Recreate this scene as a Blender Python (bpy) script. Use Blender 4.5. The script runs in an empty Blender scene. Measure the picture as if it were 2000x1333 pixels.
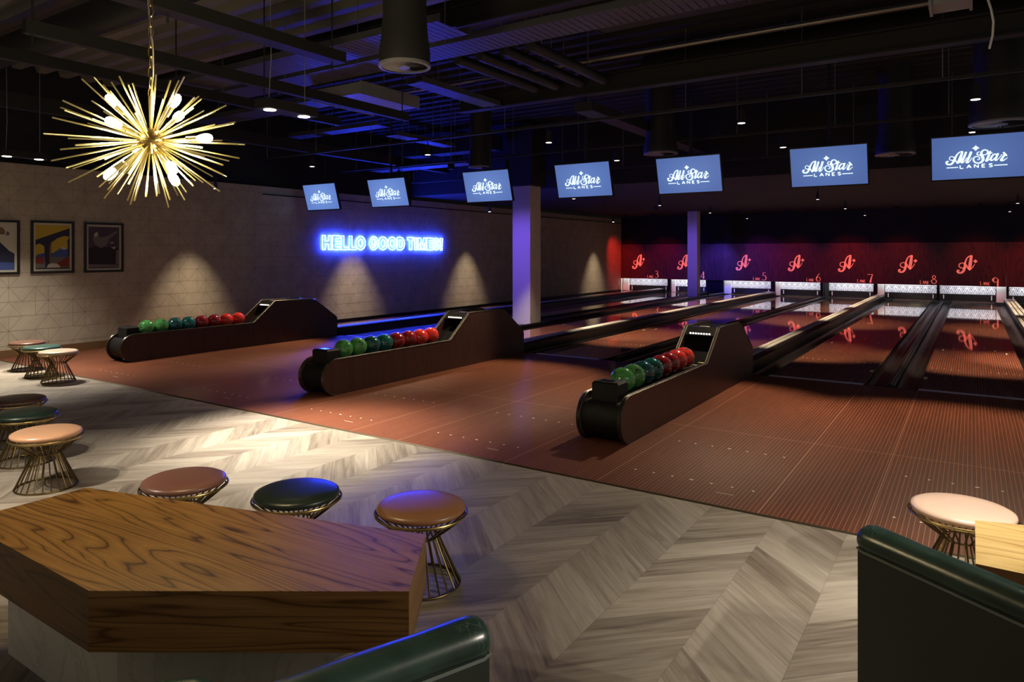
import bpy, math, random
from mathutils import Vector, Matrix
random.seed(7)
SC = bpy.context.scene
COL = SC.collection
PI = math.pi

# ------------------------------------------------------------------ camera
YAW = 0.6031
cam_d = bpy.data.cameras.new('camera')
cam = bpy.data.objects.new('camera', cam_d); COL.objects.link(cam)
cam.location = (0, 0, 1.556)
cam.rotation_euler = (PI/2, 0, YAW)
cam_d.sensor_width = 36; cam_d.lens = 1373.4/2000*36
cam_d.shift_x = (1000-952.3)/2000
cam_d.shift_y = -(666.5-492.6)/2000
cam_d.clip_start = 0.05; cam_d.clip_end = 200
SC.camera = cam
# ------------------------------------------------------------------ world, exposure
SC.view_settings.view_transform = 'Standard'
try: SC.view_settings.look = 'None'
except Exception: pass
SC.view_settings.gamma = 1.0
SC.view_settings.use_curve_mapping = False
SC.view_settings.exposure = 0.12
w = bpy.data.worlds.new('world'); SC.world = w; w.use_nodes = True
w.node_tree.nodes['Background'].inputs[0].default_value = (1.0, 0.93, 0.82, 1)
w.node_tree.nodes['Background'].inputs[1].default_value = 0.12
WARM = (1.0, 0.80, 0.52)
WARMW = (1.0, 0.91, 0.76)
PW = dict(twin=640, row1=490, row2=620, lane=640, wall=310, bulb=360, neon=235, pit=19, red=165)

# ------------------------------------------------------------------ materials
MATS = {}
def mat(name, base=(.5,.5,.5), rough=.5, metal=0.0, emis=None, es=0.0, coat=0.0, coatr=.05, spec=None):
    m = bpy.data.materials.new(name); m.use_nodes = True
    b = m.node_tree.nodes['Principled BSDF']
    b.inputs['Base Color'].default_value = (*base, 1)
    b.inputs['Roughness'].default_value = rough
    b.inputs['Metallic'].default_value = metal
    b.inputs['Coat Weight'].default_value = coat
    b.inputs['Coat Roughness'].default_value = coatr
    if spec is not None: b.inputs['Specular IOR Level'].default_value = spec
    if emis:
        b.inputs['Emission Color'].default_value = (*emis, 1)
        b.inputs['Emission Strength'].default_value = es
    MATS[name] = m
    return m
class N:
    def __init__(s, m):
        s.m = m; s.t = m.node_tree; s.b = s.t.nodes['Principled BSDF']
    def n(s, typ, **kw):
        o = s.t.nodes.new(typ)
        for k, v in kw.items(): setattr(o, k, v)
        return o
    def l(s, a, b): s.t.links.new(a, b)
    def math(s, op, a, b=None, c=None):
        o = s.n('ShaderNodeMath', operation=op)
        for i, x in enumerate((a, b, c)):
            if x is None: continue
            if isinstance(x, (int, float)): o.inputs[i].default_value = x
            else: s.l(x, o.inputs[i])
        return o.outputs[0]
    def coord(s):
        tc = s.n('ShaderNodeTexCoord'); sp = s.n('ShaderNodeSeparateXYZ')
        s.l(tc.outputs['Object'], sp.inputs[0]); return tc.outputs['Object'], sp.outputs[0], sp.outputs[1], sp.outputs[2]
    def xyz(s, x, y, z):
        o = s.n('ShaderNodeCombineXYZ')
        for i, v in enumerate((x, y, z)):
            if isinstance(v, (int, float)): o.inputs[i].default_value = v
            else: s.l(v, o.inputs[i])
        return o.outputs[0]
    def noise(s, vec, scale, detail=4, rough=.55, dist=0):
        o = s.n('ShaderNodeTexNoise'); s.l(vec, o.inputs['Vector'])
        o.inputs['Scale'].default_value = scale; o.inputs['Detail'].default_value = detail
        o.inputs['Roughness'].default_value = rough; o.inputs['Distortion'].default_value = dist
        return o.outputs[0]
    def ramp(s, f, stops):
        o = s.n('ShaderNodeValToRGB'); e = o.color_ramp.elements
        while len(e) < len(stops): e.new(.5)
        for i, (p, c) in enumerate(stops):
            e[i].position = p; e[i].color = (*c, 1)
        s.l(f, o.inputs[0]); return o.outputs[0]
    def mix(s, f, a, b, mode='MIX'):
        o = s.n('ShaderNodeMix', data_type='RGBA', blend_type=mode)
        for i, x in ((0, f), (6, a), (7, b)):
            if isinstance(x, (int, float)): o.inputs[i].default_value = x
            elif isinstance(x, tuple): o.inputs[i].default_value = (*x, 1)
            else: s.l(x, o.inputs[i])
        return o.outputs[2]
    def bump(s, h, strength=.2, dist=.01):
        o = s.n('ShaderNodeBump'); o.inputs['Strength'].default_value = strength
        o.inputs['Distance'].default_value = dist; s.l(h, o.inputs['Height']); s.l(o.outputs[0], s.b.inputs['Normal'])
    def white(s, vec):
        o = s.n('ShaderNodeTexWhiteNoise', noise_dimensions='3D'); s.l(vec, o.inputs['Vector']); return o.outputs[0]

def board_mat(name, rough, coat, coatr, dark=1.0, spec=.5):
    m = mat(name, (.1,.04,.02), rough, coat=coat, coatr=coatr, spec=spec); k = N(m)
    v, x, y, z = k.coord()
    bi = k.math('DIVIDE', x, 0.02702)
    fr = k.math('FRACT', bi); idx = k.math('FLOOR', bi)
    d = k.math('ABSOLUTE', k.math('SUBTRACT', fr, .5))
    line = k.math('GREATER_THAN', d, .462)
    rnd = k.white(k.xyz(idx, 3.0, 1.0))
    g = k.noise(k.xyz(k.math('MULTIPLY', x, 60), k.math('MULTIPLY', y, 2.2), rnd), 1.0, 5, .6)
    c1 = k.ramp(g, [(.25, (.070*dark, .019*dark, .009*dark)), (.75, (.145*dark, .044*dark, .024*dark))])
    c2 = k.mix(k.math('MULTIPLY', rnd, .4), c1, (.075*dark, .02*dark, .011*dark))
    c3 = k.mix(line, c2, (.40*dark, .195*dark, .11*dark))
    k.l(c3, k.b.inputs['Base Color'])
    return m
board_mat('approach_boards', .50, .20, .12, 1.15, .12)
board_mat('lane_boards', .45, 1.0, .035, 1.7)
mat('seam_line', (.42,.21,.12), .5)
mat('marker_white', (.85,.82,.75), .4)
mat('brass_dark', (.055,.042,.022), .5, .6)
mat('foul_grey', (.20,.19,.20), .45)
def foul():
    k = N(MATS['foul_grey']); v, x, y, z = k.coord()
    n = k.noise(v, 90, 2, .6)
    k.l(k.ramp(n, [(.42, (.22,.21,.24)), (.56, (.85,.82,.88))]), k.b.inputs['Base Color'])
foul()
mat('gutter_black', (.012,.011,.011), .30, spec=.4)
mat('cap_black', (.005,.005,.0045), .35, coat=.0, spec=.3)
mat('rail_metal', (.80,.77,.70), .45, .7)
mat('black_matte', (.006,.006,.006), .6, spec=.3)
mat('black_gloss', (.012,.012,.013), .22, coat=.4, coatr=.05)
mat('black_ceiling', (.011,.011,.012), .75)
mat('rod_steel', (.28,.28,.28), .4, .8)
mat('soffit_black', (.007,.0065,.007), .8)
mat('beam_grey', (.017,.017,.017), .6)
mat('tray_grey', (.085,.085,.10), .5, .2)
mat('deck_lit', (.27,.25,.20), .55)
mat('duct_black', (.024,.024,.024), .55)
mat('diffuser_grey', (.26,.26,.28), .5)
mat('column_paint', (.50,.47,.45), .7)
mat('brass', (.40,.29,.12), .32, 1.0)
mat('brass_bright', (.80,.71,.33), .30, 1.0)
mat('brass_wire', (.19,.135,.055), .32, 1.0)
mat('bezel', (.008,.008,.009), .3)
mat('frame_black', (.012,.011,.011), .35)
mat('passepartout', (.50,.47,.38), .8)
mat('bulb_glass', (1,1,.9), .3, emis=(1.0,.80,.45), es=PW['bulb'])
mat('lamp_face', (1,1,.9), .3, emis=(1.0,.88,.66), es=14)
mat('lamp_face_dim', (1,1,.9), .3, emis=(1.0,.93,.82), es=3.0)
mat('neon_blue', (.3,.6,1), .3, emis=(.018,.046,1.0), es=PW['neon'])
mat('led_white', (1,1,1), .3, emis=(1.0,.95,.88), es=2.2)
mat('panel_white', (.80,.80,.82), .5)
mat('panel_ink', (.030,.030,.035), .5)
mat('kickback_white', (.78,.77,.70), .5)
mat('mask_logo', (.95,.50,.38), .5, emis=(.95,.20,.13), es=.50)  # faint glow added to the lettering, brightening it under the coloured wash
mat('baseboard_wood', (.16,.085,.035), .45)
mat('wood_edge_red', (.25,.10,.03), .5)

def wallmat():
    m = mat('wall_paint', (.30,.26,.22), .75); k = N(m); v, x, y, z = k.coord()
    n = k.noise(v, 3.0, 3, .5)
    k.l(k.ramp(n, [(.3, (.365,.315,.245)), (.7, (.460,.400,.315))]), k.b.inputs['Base Color'])
    mat('wall_groove', (.25,.20,.145), .7)
wallmat()

def chevron():
    m = mat('chevron_oak', (.4,.36,.3), .48, coat=.12, coatr=.3); k = N(m)
    v, X, Y, Z = k.coord()
    P = .371
    u = k.math('DIVIDE', k.math('ADD', X, 1.31 + 40*P), P)
    col = k.math('FLOOR', u); f = k.math('FRACT', u)
    par = k.math('MODULO', col, 2.0)            # 0 : planks rise with +x
    sgn = k.math('SUBTRACT', k.math('MULTIPLY', par, 2.0), 1.0)   # -1 / +1
    yy = k.math('ADD', Y, k.math('MULTIPLY', sgn, k.math('MULTIPLY', f, P)))
    pi_ = k.math('DIVIDE', k.math('ADD', yy, 30.0), .232)
    pid = k.math('FLOOR', pi_); pf = k.math('FRACT', pi_)
    r1 = k.white(k.xyz(col, pid, 0.0)); r2 = k.white(k.xyz(pid, col, 7.0))
    # along / across plank
    s = k.math('SUBTRACT', X, k.math('MULTIPLY', sgn, Y))
    t = k.math('ADD', Y, k.math('MULTIPLY', sgn, X))
    off = k.math('MULTIPLY', r1, 37.0)
    vec = k.xyz(k.math('ADD', k.math('MULTIPLY', s, 1.1), off), k.math('MULTIPLY', t, 13.0), k.math('MULTIPLY', r2, 19.0))
    g1 = k.noise(vec, 1.0, 6, .62, 1.2)
    vec2 = k.xyz(k.math('ADD', k.math('MULTIPLY', s, 2.2), off), k.math('MULTIPLY', t, 55.0), k.math('MULTIPLY', r2, 5.0))
    g2 = k.noise(vec2, 1.0, 4, .6, .4)
    vec3 = k.xyz(k.math('ADD', k.math('MULTIPLY', s, .5), off), k.math('MULTIPLY', t, 3.2), r2)
    g3 = k.noise(vec3, 1.0, 2, .5, .6)
    a = k.math('ADD', k.math('MULTIPLY', g1, .72), k.math('MULTIPLY', g3, .38))
    a = k.math('ADD', a, k.math('MULTIPLY', k.math('SUBTRACT', r1, .5), .24))
    a = k.math('ADD', a, k.math('MULTIPLY', k.math('SUBTRACT', g2, .5), .22))
    c = k.ramp(a, [(.28, (.085,.064,.046)), (.44, (.190,.155,.118)), (.62, (.290,.248,.198)), (.84, (.390,.342,.280))])
    e1 = k.math('LESS_THAN', pf, .016); e2 = k.math('LESS_THAN', f, .006)
    e = k.math('MAXIMUM', e1, e2)
    c = k.mix(k.math('MULTIPLY', e, .55), c, (.10,.08,.06))
    k.l(c, k.b.inputs['Base Color'])
    k.bump(g1, .08, .004)
    return m
chevron()

def oak(name, cols, sx=1.0, sy=8.0, rough=.38, rings=26, swap=None, rot=0.0, dist=.55):
    m = mat(name, cols[1], rough, coat=.12, coatr=.3); k = N(m)
    v, x, y, z = k.coord()
    if swap == 'face':   # vertical faces: z is across the grain
        xx = k.math('ADD', x, y); yy = z
    elif swap == 'yz':
        xx, yy = z, k.math('ADD', x, y)
    else:
        c_, s_ = math.cos(rot), math.sin(rot)
        xx = k.math('ADD', k.math('MULTIPLY', x, c_), k.math('MULTIPLY', y, s_))
        yy = k.math('SUBTRACT', k.math('MULTIPLY', y, c_), k.math('MULTIPLY', x, s_))
    vec = k.xyz(k.math('MULTIPLY', xx, sx), k.math('MULTIPLY', yy, sy*.42), 0.0)
    big = k.noise(vec, 1.25, 2.5, .45, dist)
    ph = k.math('MULTIPLY', big, float(rings))
    saw = k.math('FRACT', ph)
    ringc = k.ramp(saw, [(0.0, cols[0]), (.10, cols[1]), (.62, cols[2]), (.90, cols[1]), (1.0, cols[0])])
    fine = k.noise(k.xyz(k.math('MULTIPLY', xx, sx*6), k.math('MULTIPLY', yy, sy*38), 1.0), 1.0, 4, .6)
    c = k.mix(k.ramp(fine, [(.35, (.55,.55,.55)), (.6, (0,0,0))]), ringc, cols[0])
    k.l(c, k.b.inputs['Base Color'])
    return m
oak('oak_top', ((.055,.021,.004), (.285,.135,.030), (.370,.190,.048)), .30, 8.5, rings=22, rot=.06, dist=.15)
oak('oak_side', ((.060,.024,.006), (.185,.085,.023), (.245,.120,.036)), .30, 12, rings=20, swap='face', dist=.25)
oak('oak_top_light', ((.30,.17,.05), (.50,.34,.12), (.60,.43,.17)), .42, 9, rings=15, rot=.0, dist=.25)
oak('return_wood', ((.026,.010,.008), (.048,.019,.014), (.060,.024,.018)), .35, 9, .42, rings=9, swap='yz')
oak('mask_wood', ((.034,.012,.011), (.085,.032,.028), (.115,.044,.037)), .35, 7, .5, rings=14, swap='yz')

def marble():
    m = mat('marble', (.6,.58,.52), .35); k = N(m); v, x, y, z = k.coord()
    n = k.noise(v, 2.2, 6, .6, 1.6)
    k.l(k.ramp(n, [(.44, (.76,.71,.60)), (.485, (.66,.61,.51)), (.50, (.78,.73,.62)), (.8, (.80,.76,.66))]), k.b.inputs['Base Color'])
marble()
def leather(name, c, rough=.33, k1=.6):
    m = mat(name, c, rough, coat=.15, coatr=.2); k = N(m); v, x, y, z = k.coord()
    n = k.noise(v, 7, 5, .6, .4); k.l(k.ramp(n, [(.3, tuple(a*k1 for a in c)), (.7, c)]), k.b.inputs['Base Color'])
    return m
leather('leather_green', (.030,.062,.046), .30, .55)
mat('leather_back', (.024,.030,.024), .5)
def scuffs():
    k = N(MATS['leather_green']); v, x, y, z = k.coord()
    n = k.noise(v, 9, 3, .5, 2.5); e = k.ramp(n, [(.485, (0,0,0)), (.5, (1,1,1)), (.515, (0,0,0))])
    m_ = k.noise(v, 5, 2, .5); q = k.math('MULTIPLY', e, k.math('GREATER_THAN', m_, .56))
    b = k.noise(v, 7, 5, .6, .4)
    k.l(k.mix(k.math('MULTIPLY', q, .5), k.ramp(b, [(.3, (.016,.034,.026)), (.7, (.034,.072,.054))]), (.16,.22,.19)), k.b.inputs['Base Color'])
    k.bump(b, .15, .004)
scuffs()
CUSH = {'russet':(.105,.046,.030), 'tan':(.52,.28,.16), 'green':(.010,.020,.014), 'brown':(.070,.032,.022), 'rose':(.190,.082,.060),
        'black':(.016,.026,.020), 'caramel':(.270,.120,.052), 'pink':(.78,.58,.44), 'teal':(.022,.075,.056), 'cream':(.68,.47,.36)}
for a, c in CUSH.items(): leather('cushion_'+a, c, .36, .9)
def ballmat(name, c1, c2):
    m = mat(name, c1, .12, coat=.8, coatr=.03); k = N(m); v, x, y, z = k.coord()
    n = k.noise(v, 11, 5, .65, 2.2)
    k.l(k.ramp(n, [(.35, c1), (.52, c2), (.66, c1)]), k.b.inputs['Base Color'])
ballmat('ball_green', (.025,.17,.04), (.10,.36,.10))
ballmat('ball_navy', (.006,.030,.050), (.015,.105,.11))
ballmat('ball_teal', (.008,.070,.075), (.012,.17,.16))
ballmat('ball_crimson', (.150,.006,.010), (.33,.020,.028))
ballmat('ball_red', (.50,.020,.018), (.80,.060,.045))
mat('hole_black', (.004,.004,.004), .8)

# ------------------------------------------------------------------ mesh builder
class MB:
    def __init__(s): s.v = []; s.f = []; s.m = []; s.mi = 0
    def add(s, vs, fs):
        b = len(s.v); s.v += [tuple(p) for p in vs]
        for f in fs: s.f.append(tuple(b+i for i in f)); s.m.append(s.mi)
        return s
    def box(s, x0, x1, y0, y1, z0, z1):
        return s.add([(x0,y0,z0),(x1,y0,z0),(x1,y1,z0),(x0,y1,z0),(x0,y0,z1),(x1,y0,z1),(x1,y1,z1),(x0,y1,z1)],
              [(0,3,2,1),(4,5,6,7),(0,1,5,4),(1,2,6,5),(2,3,7,6),(3,0,4,7)])
    def prism(s, pts, axis, a, b):
        """polygon pts (2D, ccw) extruded along axis from a to b. axis x: pts are (y,z); y: (x,z); z: (x,y)"""
        n = len(pts)
        def P(p, t): return {'x':(t,p[0],p[1]), 'y':(p[0],t,p[1]), 'z':(p[0],p[1],t)}[axis]
        vs = [P(p, a) for p in pts] + [P(p, b) for p in pts]
        fs = [tuple(range(n-1,-1,-1)), tuple(range(n, 2*n))] + [(i, (i+1)%n, n+(i+1)%n, n+i) for i in range(n)]
        return s.add(vs, fs)
    def tube(s, path, r, n=8, closed=False, caps=True):
        path = [Vector(p) for p in path]; m = len(path)
        rs = r if isinstance(r, (list, tuple)) else [r]*m
        vs = []; up = None
        for i, p in enumerate(path):
            if closed: t = path[(i+1)%m] - path[i-1]
            else: t = path[min(i+1, m-1)] - path[max(i-1, 0)]
            if t.length < 1e-9: t = Vector((0,0,1))
            t.normalize()
            if up is None:
                up = Vector((0,0,1)) if abs(t.z) < .9 else Vector((1,0,0))
            a = up - t*up.dot(t)
            if a.length < 1e-6: a = t.orthogonal()
            a.normalize(); b = t.cross(a); up = a
            for j in range(n):
                an = 2*PI*j/n
                vs.append(p + (a*math.cos(an) + b*math.sin(an))*rs[i])
        fs = []
        for i in range(m if closed else m-1):
            k = (i+1) % m
            for j in range(n):
                fs.append((i*n+j, i*n+(j+1)%n, k*n+(j+1)%n, k*n+j))
        if caps and not closed:
            fs.append(tuple(range(n-1,-1,-1))); fs.append(tuple((m-1)*n+j for j in range(n)))
        return s.add(vs, fs)
    def ring(s, R, z, r, n=48, k=8, c=(0,0)):
        return s.tube([(c[0]+R*math.cos(2*PI*i/n), c[1]+R*math.sin(2*PI*i/n), z) for i in range(n)], r, k, closed=True)
    def lathe(s, prof, n=32, c=(0,0,0)):
        vs = []; m = len(prof)
        for (r, z) in prof:
            for j in range(n):
                a = 2*PI*j/n; vs.append((c[0]+r*math.cos(a), c[1]+r*math.sin(a), c[2]+z))
        fs = []
        for i in range(m-1):
            for j in range(n):
                fs.append((i*n+j, i*n+(j+1)%n, (i+1)*n+(j+1)%n, (i+1)*n+j))
        fs.append(tuple(range(n-1,-1,-1))); fs.append(tuple((m-1)*n+j for j in range(n)))
        return s.add(vs, fs)
    def sphere(s, c, R, n=32, m=16, sx=1, sy=1, sz=1):
        vs = [(c[0], c[1], c[2]-R*sz)]
        for i in range(1, m):
            th = -PI/2 + PI*i/m
            for j in range(n):
                a = 2*PI*j/n; vs.append((c[0]+R*sx*math.cos(th)*math.cos(a), c[1]+R*sy*math.cos(th)*math.sin(a), c[2]+R*sz*math.sin(th)))
        vs.append((c[0], c[1], c[2]+R*sz)); fs = []
        for j in range(n): fs.append((0, 1+(j+1)%n, 1+j))
        for i in range(m-2):
            for j in range(n): fs.append((1+i*n+j, 1+i*n+(j+1)%n, 1+(i+1)*n+(j+1)%n, 1+(i+1)*n+j))
        last = len(vs)-1
        for j in range(n): fs.append((1+(m-2)*n+j, 1+(m-2)*n+(j+1)%n, last))
        return s.add(vs, fs)
    def build(s, name, mats, parent=None, smooth=False, loc=None, sharp=None):
        me = bpy.data.meshes.new(name); me.from_pydata(s.v, [], s.f)
        if isinstance(mats, str): mats = [mats]
        for x in mats: me.materials.append(MATS[x])
        for p, i in zip(me.polygons, s.m): p.material_index = i
        if smooth:
            me.polygons.foreach_set('use_smooth', [True]*len(me.polygons))
            try: me.set_sharp_from_angle(angle=math.radians(sharp or 40))
            except Exception: pass
        me.update()
        o = bpy.data.objects.new(name, me); COL.objects.link(o)
        if parent is not None: o.parent = parent
        if loc is not None: o.location = loc
        return o
def tag(o, label=None, cat=None, group=None, kind=None):
    if label: o['label'] = label
    if cat: o['category'] = cat
    if group: o['group'] = group
    if kind: o['kind'] = kind
    return o
def thing(name, label, cat, loc=(0,0,0), rz=0.0, group=None):
    o = bpy.data.objects.new(name, None); COL.objects.link(o)
    o.location = loc; o.rotation_euler = (0,0,rz); o.empty_display_size = .1
    return tag(o, label, cat, group)
def copy_tree(o, parent=None):
    c = o.copy(); COL.objects.link(c)
    if parent is not None: c.parent = parent
    for ch in list(o.children): copy_tree(ch, c)
    return c
def structure(mb, name, mats, **kw):
    return tag(mb.build(name, mats, **kw), kind='structure')
def spot(name, loc, target, watts, color, angle, blend=.5, size=.04, parent=None):
    d = bpy.data.lights.new(name, 'SPOT'); d.energy = watts; d.color = color
    d.spot_size = math.radians(angle); d.spot_blend = blend; d.shadow_soft_size = size
    o = bpy.data.objects.new(name, d); COL.objects.link(o)
    v = Vector(target) - Vector(loc)
    o.rotation_euler = v.to_track_quat('-Z', 'Y').to_euler()
    if parent is not None:
        o.parent = parent; o.location = Vector(loc) - Vector(parent.location)
    else: o.location = loc
    return o
def area(name, loc, target, watts, color, sx, sy, parent=None):
    d = bpy.data.lights.new(name, 'AREA'); d.shape = 'RECTANGLE'; d.size = sx; d.size_y = sy; d.energy = watts; d.color = color
    o = bpy.data.objects.new(name, d); COL.objects.link(o)
    o.rotation_euler = (Vector(target)-Vector(loc)).to_track_quat('-Z', 'Y').to_euler()
    if parent is not None:
        o.parent = parent; o.location = Vector(loc) - Vector(parent.location)
    else: o.location = loc
    return o
def smooth_path(pts, k=6):
    """Catmull-Rom through (x, z, w) points"""
    if len(pts) < 3: return [tuple(p) for p in pts]
    out = []
    P = [pts[0]] + list(pts) + [pts[-1]]
    for i in range(1, len(P)-2):
        for j in range(k):
            t = j/k
            out.append(tuple(.5*((2*P[i][q]) + (-P[i-1][q]+P[i+1][q])*t + (2*P[i-1][q]-5*P[i][q]+4*P[i+1][q]-P[i+2][q])*t*t
                       + (-P[i-1][q]+3*P[i][q]-3*P[i+1][q]+P[i+2][q])*t**3) for q in range(len(pts[0]))))
    out.append(tuple(pts[-1])); return out
def stroke(mb, pts, depth, y=0.0, k=6, cap=True, curved=True):
    """flat ribbon lettering of thickness depth, in the local xz plane facing -y"""
    P = smooth_path(pts, k) if curved else [tuple(p) for p in pts]
    n = len(P); L = []; R = []
    for i, (x, z, w_) in enumerate(P):
        a = P[max(0, i-1)]; b = P[min(n-1, i+1)]
        dx, dz = b[0]-a[0], b[1]-a[1]; l = math.hypot(dx, dz) or 1
        L.append((x-dz/l*w_/2, z+dx/l*w_/2)); R.append((x+dz/l*w_/2, z-dx/l*w_/2))
    for i in range(n-1):
        q = [R[i], R[i+1], L[i+1], L[i]]
        mb.add([(a, y-depth, b) for a, b in q] + [(a, y, b) for a, b in q],
               [(0,1,2,3), (7,6,5,4), (0,4,5,1), (2,6,7,3), (1,5,6,2), (3,7,4,0)])
    if cap:
        for (x, z, w_) in (P[0], P[-1]):
            q = [(x+w_/2*math.cos(2*PI*j/12), z+w_/2*math.sin(2*PI*j/12)) for j in range(12)]
            mb.add([(a, y-depth*1.02, b) for a, b in q], [tuple(range(12))])
def star4(mb, cx, cz, rx, rz, depth, y=0.0):
    q = []
    for i in range(32):
        a = 2*PI*i/32; c, s_ = math.cos(a), math.sin(a)
        q.append((cx+rx*abs(c)**2.6*(1 if c > 0 else -1), cz+rz*abs(s_)**2.6*(1 if s_ > 0 else -1)))
    n = len(q)
    mb.add([(a, y-depth, b) for a, b in q]+[(cx, y-depth, cz)], [(i, (i+1)%n, n) for i in range(n)])

# ------------------------------------------------------------------ layout numbers
XW = -11.65                 # left wall
Y0, YF = 4.335, 9.31        # approach edge, foul line
LW = 1.054
LEFT = {3:-11.415, 4:-9.585, 5:-7.3155, 6:-5.504, 7:-3.904, 8:-2.103, 9:-.497, 10:1.31}
YM = 26.4                   # masking units
YE = 27.55                  # end of the lane beds
XR = 3.2
RET = {'far':-9.972, 'middle':-5.882, 'near':-2.480}

# ------------------------------------------------------------------ setting: floors
m = MB(); m.box(-14.2, 4.2, -3.0, Y0-.012, -.12, 0)
structure(m, 'floor', 'chevron_oak')
# approach: boards with seams and locator dots in the same mesh
m = MB(); m.box(XW, XR, Y0+.012, YF-.05, -.12, 0)
ZM = .0012
m.mi = 1
def flat(x0, x1, y0, y1, z=ZM): m.add([(x0,y0,z),(x1,y0,z),(x1,y1,z),(x0,y1,z)], [(0,1,2,3)])
flat(XW, XR, 6.201, 6.206, .0010)
for k_, x in LEFT.items():
    if k_ <= 9: flat(x-.0019, x+.0019, Y0+.02, YF-.06, .0008); flat(x+LW-.0019, x+LW+.0019, Y0+.02, YF-.06, .0008)
m.mi = 2
for k_, x in LEFT.items():
    if k_ > 9: continue
    for yr in (4.744, 5.658):
        for j in range(7):
            r = .0085 if j != 3 else .0145
            cx, cy = x+.1215+j*.1351, yr
            m.add([(cx+r*math.cos(2*PI*i/10), cy+.0085*math.sin(2*PI*i/10), ZM) for i in range(10)], [tuple(range(10))])
    for j in range(9):       # small lettering strip beside the dots
        flat(x+.74+j*.0125, x+.748+j*.0125, 4.585, 4.592)
structure(m, 'floor', ['approach_boards', 'seam_line', 'marker_white'])
m = MB(); m.prism([(Y0-.014, -.02), (Y0+.014, -.02), (Y0+.014, .004), (Y0, .008), (Y0-.014, .002)], 'x', XW, XR)
structure(m, 'trim_1', 'brass_dark')
m = MB(); m.prism([(YF-.05,-.12),(YF,-.12),(YF,-.002),(YF-.05,-.002)], 'x', XW, XR)
structure(m, 'trim_2', 'black_matte')

# ------------------------------------------------------------------ setting: left wall with its line pattern
m = MB(); m.prism([(-3.0, -.1), (YM+1.4, -.1), (YM+1.4, 2.87), (-3.0, 2.87)], 'x', XW-.2, XW)
m.mi = 1
xs = XW+.0015
def wline(y0, z0, y1, z1, wd=.0025):
    dy, dz = y1-y0, z1-z0; l = math.hypot(dy, dz); ny, nz = -dz/l*wd, dy/l*wd
    m.add([(xs,y0+ny,z0+nz),(xs,y1+ny,z1+nz),(xs,y1-ny,z1-nz),(xs,y0-ny,z0-nz)], [(3,2,1,0)])
du, dr = .1795, .2145
ZS = 1.033 - 3*dr          # a star row
for r in range(-1, 13):
    z = ZS + r*dr
    if .12 < z < 2.86: wline(3.0, z, YM, z)
def clipline(y0, z0, y1, z1):
    zlo, zhi = .10, 2.865
    if max(z0, z1) <= zlo or min(z0, z1) >= zhi: return
    def at(z): t = (z-z0)/(z1-z0); return y0+(y1-y0)*t
    if z0 != z1:
        a, b = ((y0, z0), (y1, z1)) if z0 < z1 else ((y1, z1), (y0, z0))
        if a[1] < zlo: a = (at(zlo), zlo)
        if b[1] > zhi: b = (at(zhi), zhi)
        wline(a[0], a[1], b[0], b[1])
for i in range(-4, 36):
    for j in range(-3, 8):
        sy = 4.515 + i*3*du; sz = ZS - i*dr + j*3*dr
        while False: pass
        sz = ZS + ((-i) % 3)*dr + (j-1)*3*dr
        if sy > 20: continue
        P = lambda a, b: (sy+a*du, sz-b*dr)
        for (a, b, c, d) in [(0,-1,0,1), (-1,-1,-1,1), (-1,-1,1,1), (1,-1,-1,1), (1,1,2,0), (2,0,3,-1), (3,-1,4,0)]:
            p, q = P(a, b), P(c, d)
            if p[0] < 3.0: continue
            clipline(p[0], p[1], q[0], q[1])
structure(m, 'wall_left', ['wall_paint', 'wall_groove'])
m = MB(); m.prism([(-3.0, 2.87), (YM+1.4, 2.87), (YM+1.4, 4.5), (-3.0, 4.5)], 'x', XW-.45, XW-.25)
structure(m, 'wall_left_upper', 'black_ceiling')
m = MB(); m.prism([(-3.0, 0), (Y0, 0), (YF, 0), (YF, .115), (-3.0, .115)], 'x', XW, XW+.015)
structure(m, 'baseboard_left', 'baseboard_wood')
m = MB(); m.box(XW, XW+.02, YF+.01, YM-.02, -.1, .05)
structure(m, 'baseboard_lane_side', 'cap_black')

# ------------------------------------------------------------------ setting: ceiling, bulkhead, pit back
m = MB(); p = []
y = -3.0
prof = []
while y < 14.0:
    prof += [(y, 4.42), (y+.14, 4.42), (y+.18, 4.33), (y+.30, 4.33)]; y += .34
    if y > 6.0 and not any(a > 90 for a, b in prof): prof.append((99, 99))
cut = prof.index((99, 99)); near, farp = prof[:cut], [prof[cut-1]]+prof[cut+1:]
for prof, mt in ((near, 'deck_lit'), (farp, 'black_ceiling')):  # near deck paler, its lamp-lit look put into the colour; far deck black
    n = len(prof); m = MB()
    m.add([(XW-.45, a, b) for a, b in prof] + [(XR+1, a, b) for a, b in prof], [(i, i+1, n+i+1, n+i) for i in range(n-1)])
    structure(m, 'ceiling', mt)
m = MB(); m.box(XW, XR+1, 13.6, YM+1.4, 2.96, 3.06)
structure(m, 'ceiling', 'soffit_black')
m = MB(); m.box(XW, XR+1, 13.5, 13.6, 2.96, 4.5)
structure(m, 'ceiling', 'black_ceiling')
m = MB(); m.box(XW, XR+1, YM+.03, YM+.13, 1.862, 2.958)
structure(m, 'wall_far', 'soffit_black')
m = MB(); m.box(XW, XR+1, YM+1.25, YM+1.4, -.2, 2.95)
structure(m, 'wall_far', 'black_matte')
m = MB(); m.box(XW-.1, XR+1, YF-.03, YM+1.4, -.35, -.20)
structure(m, 'floor', 'black_matte')

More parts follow.
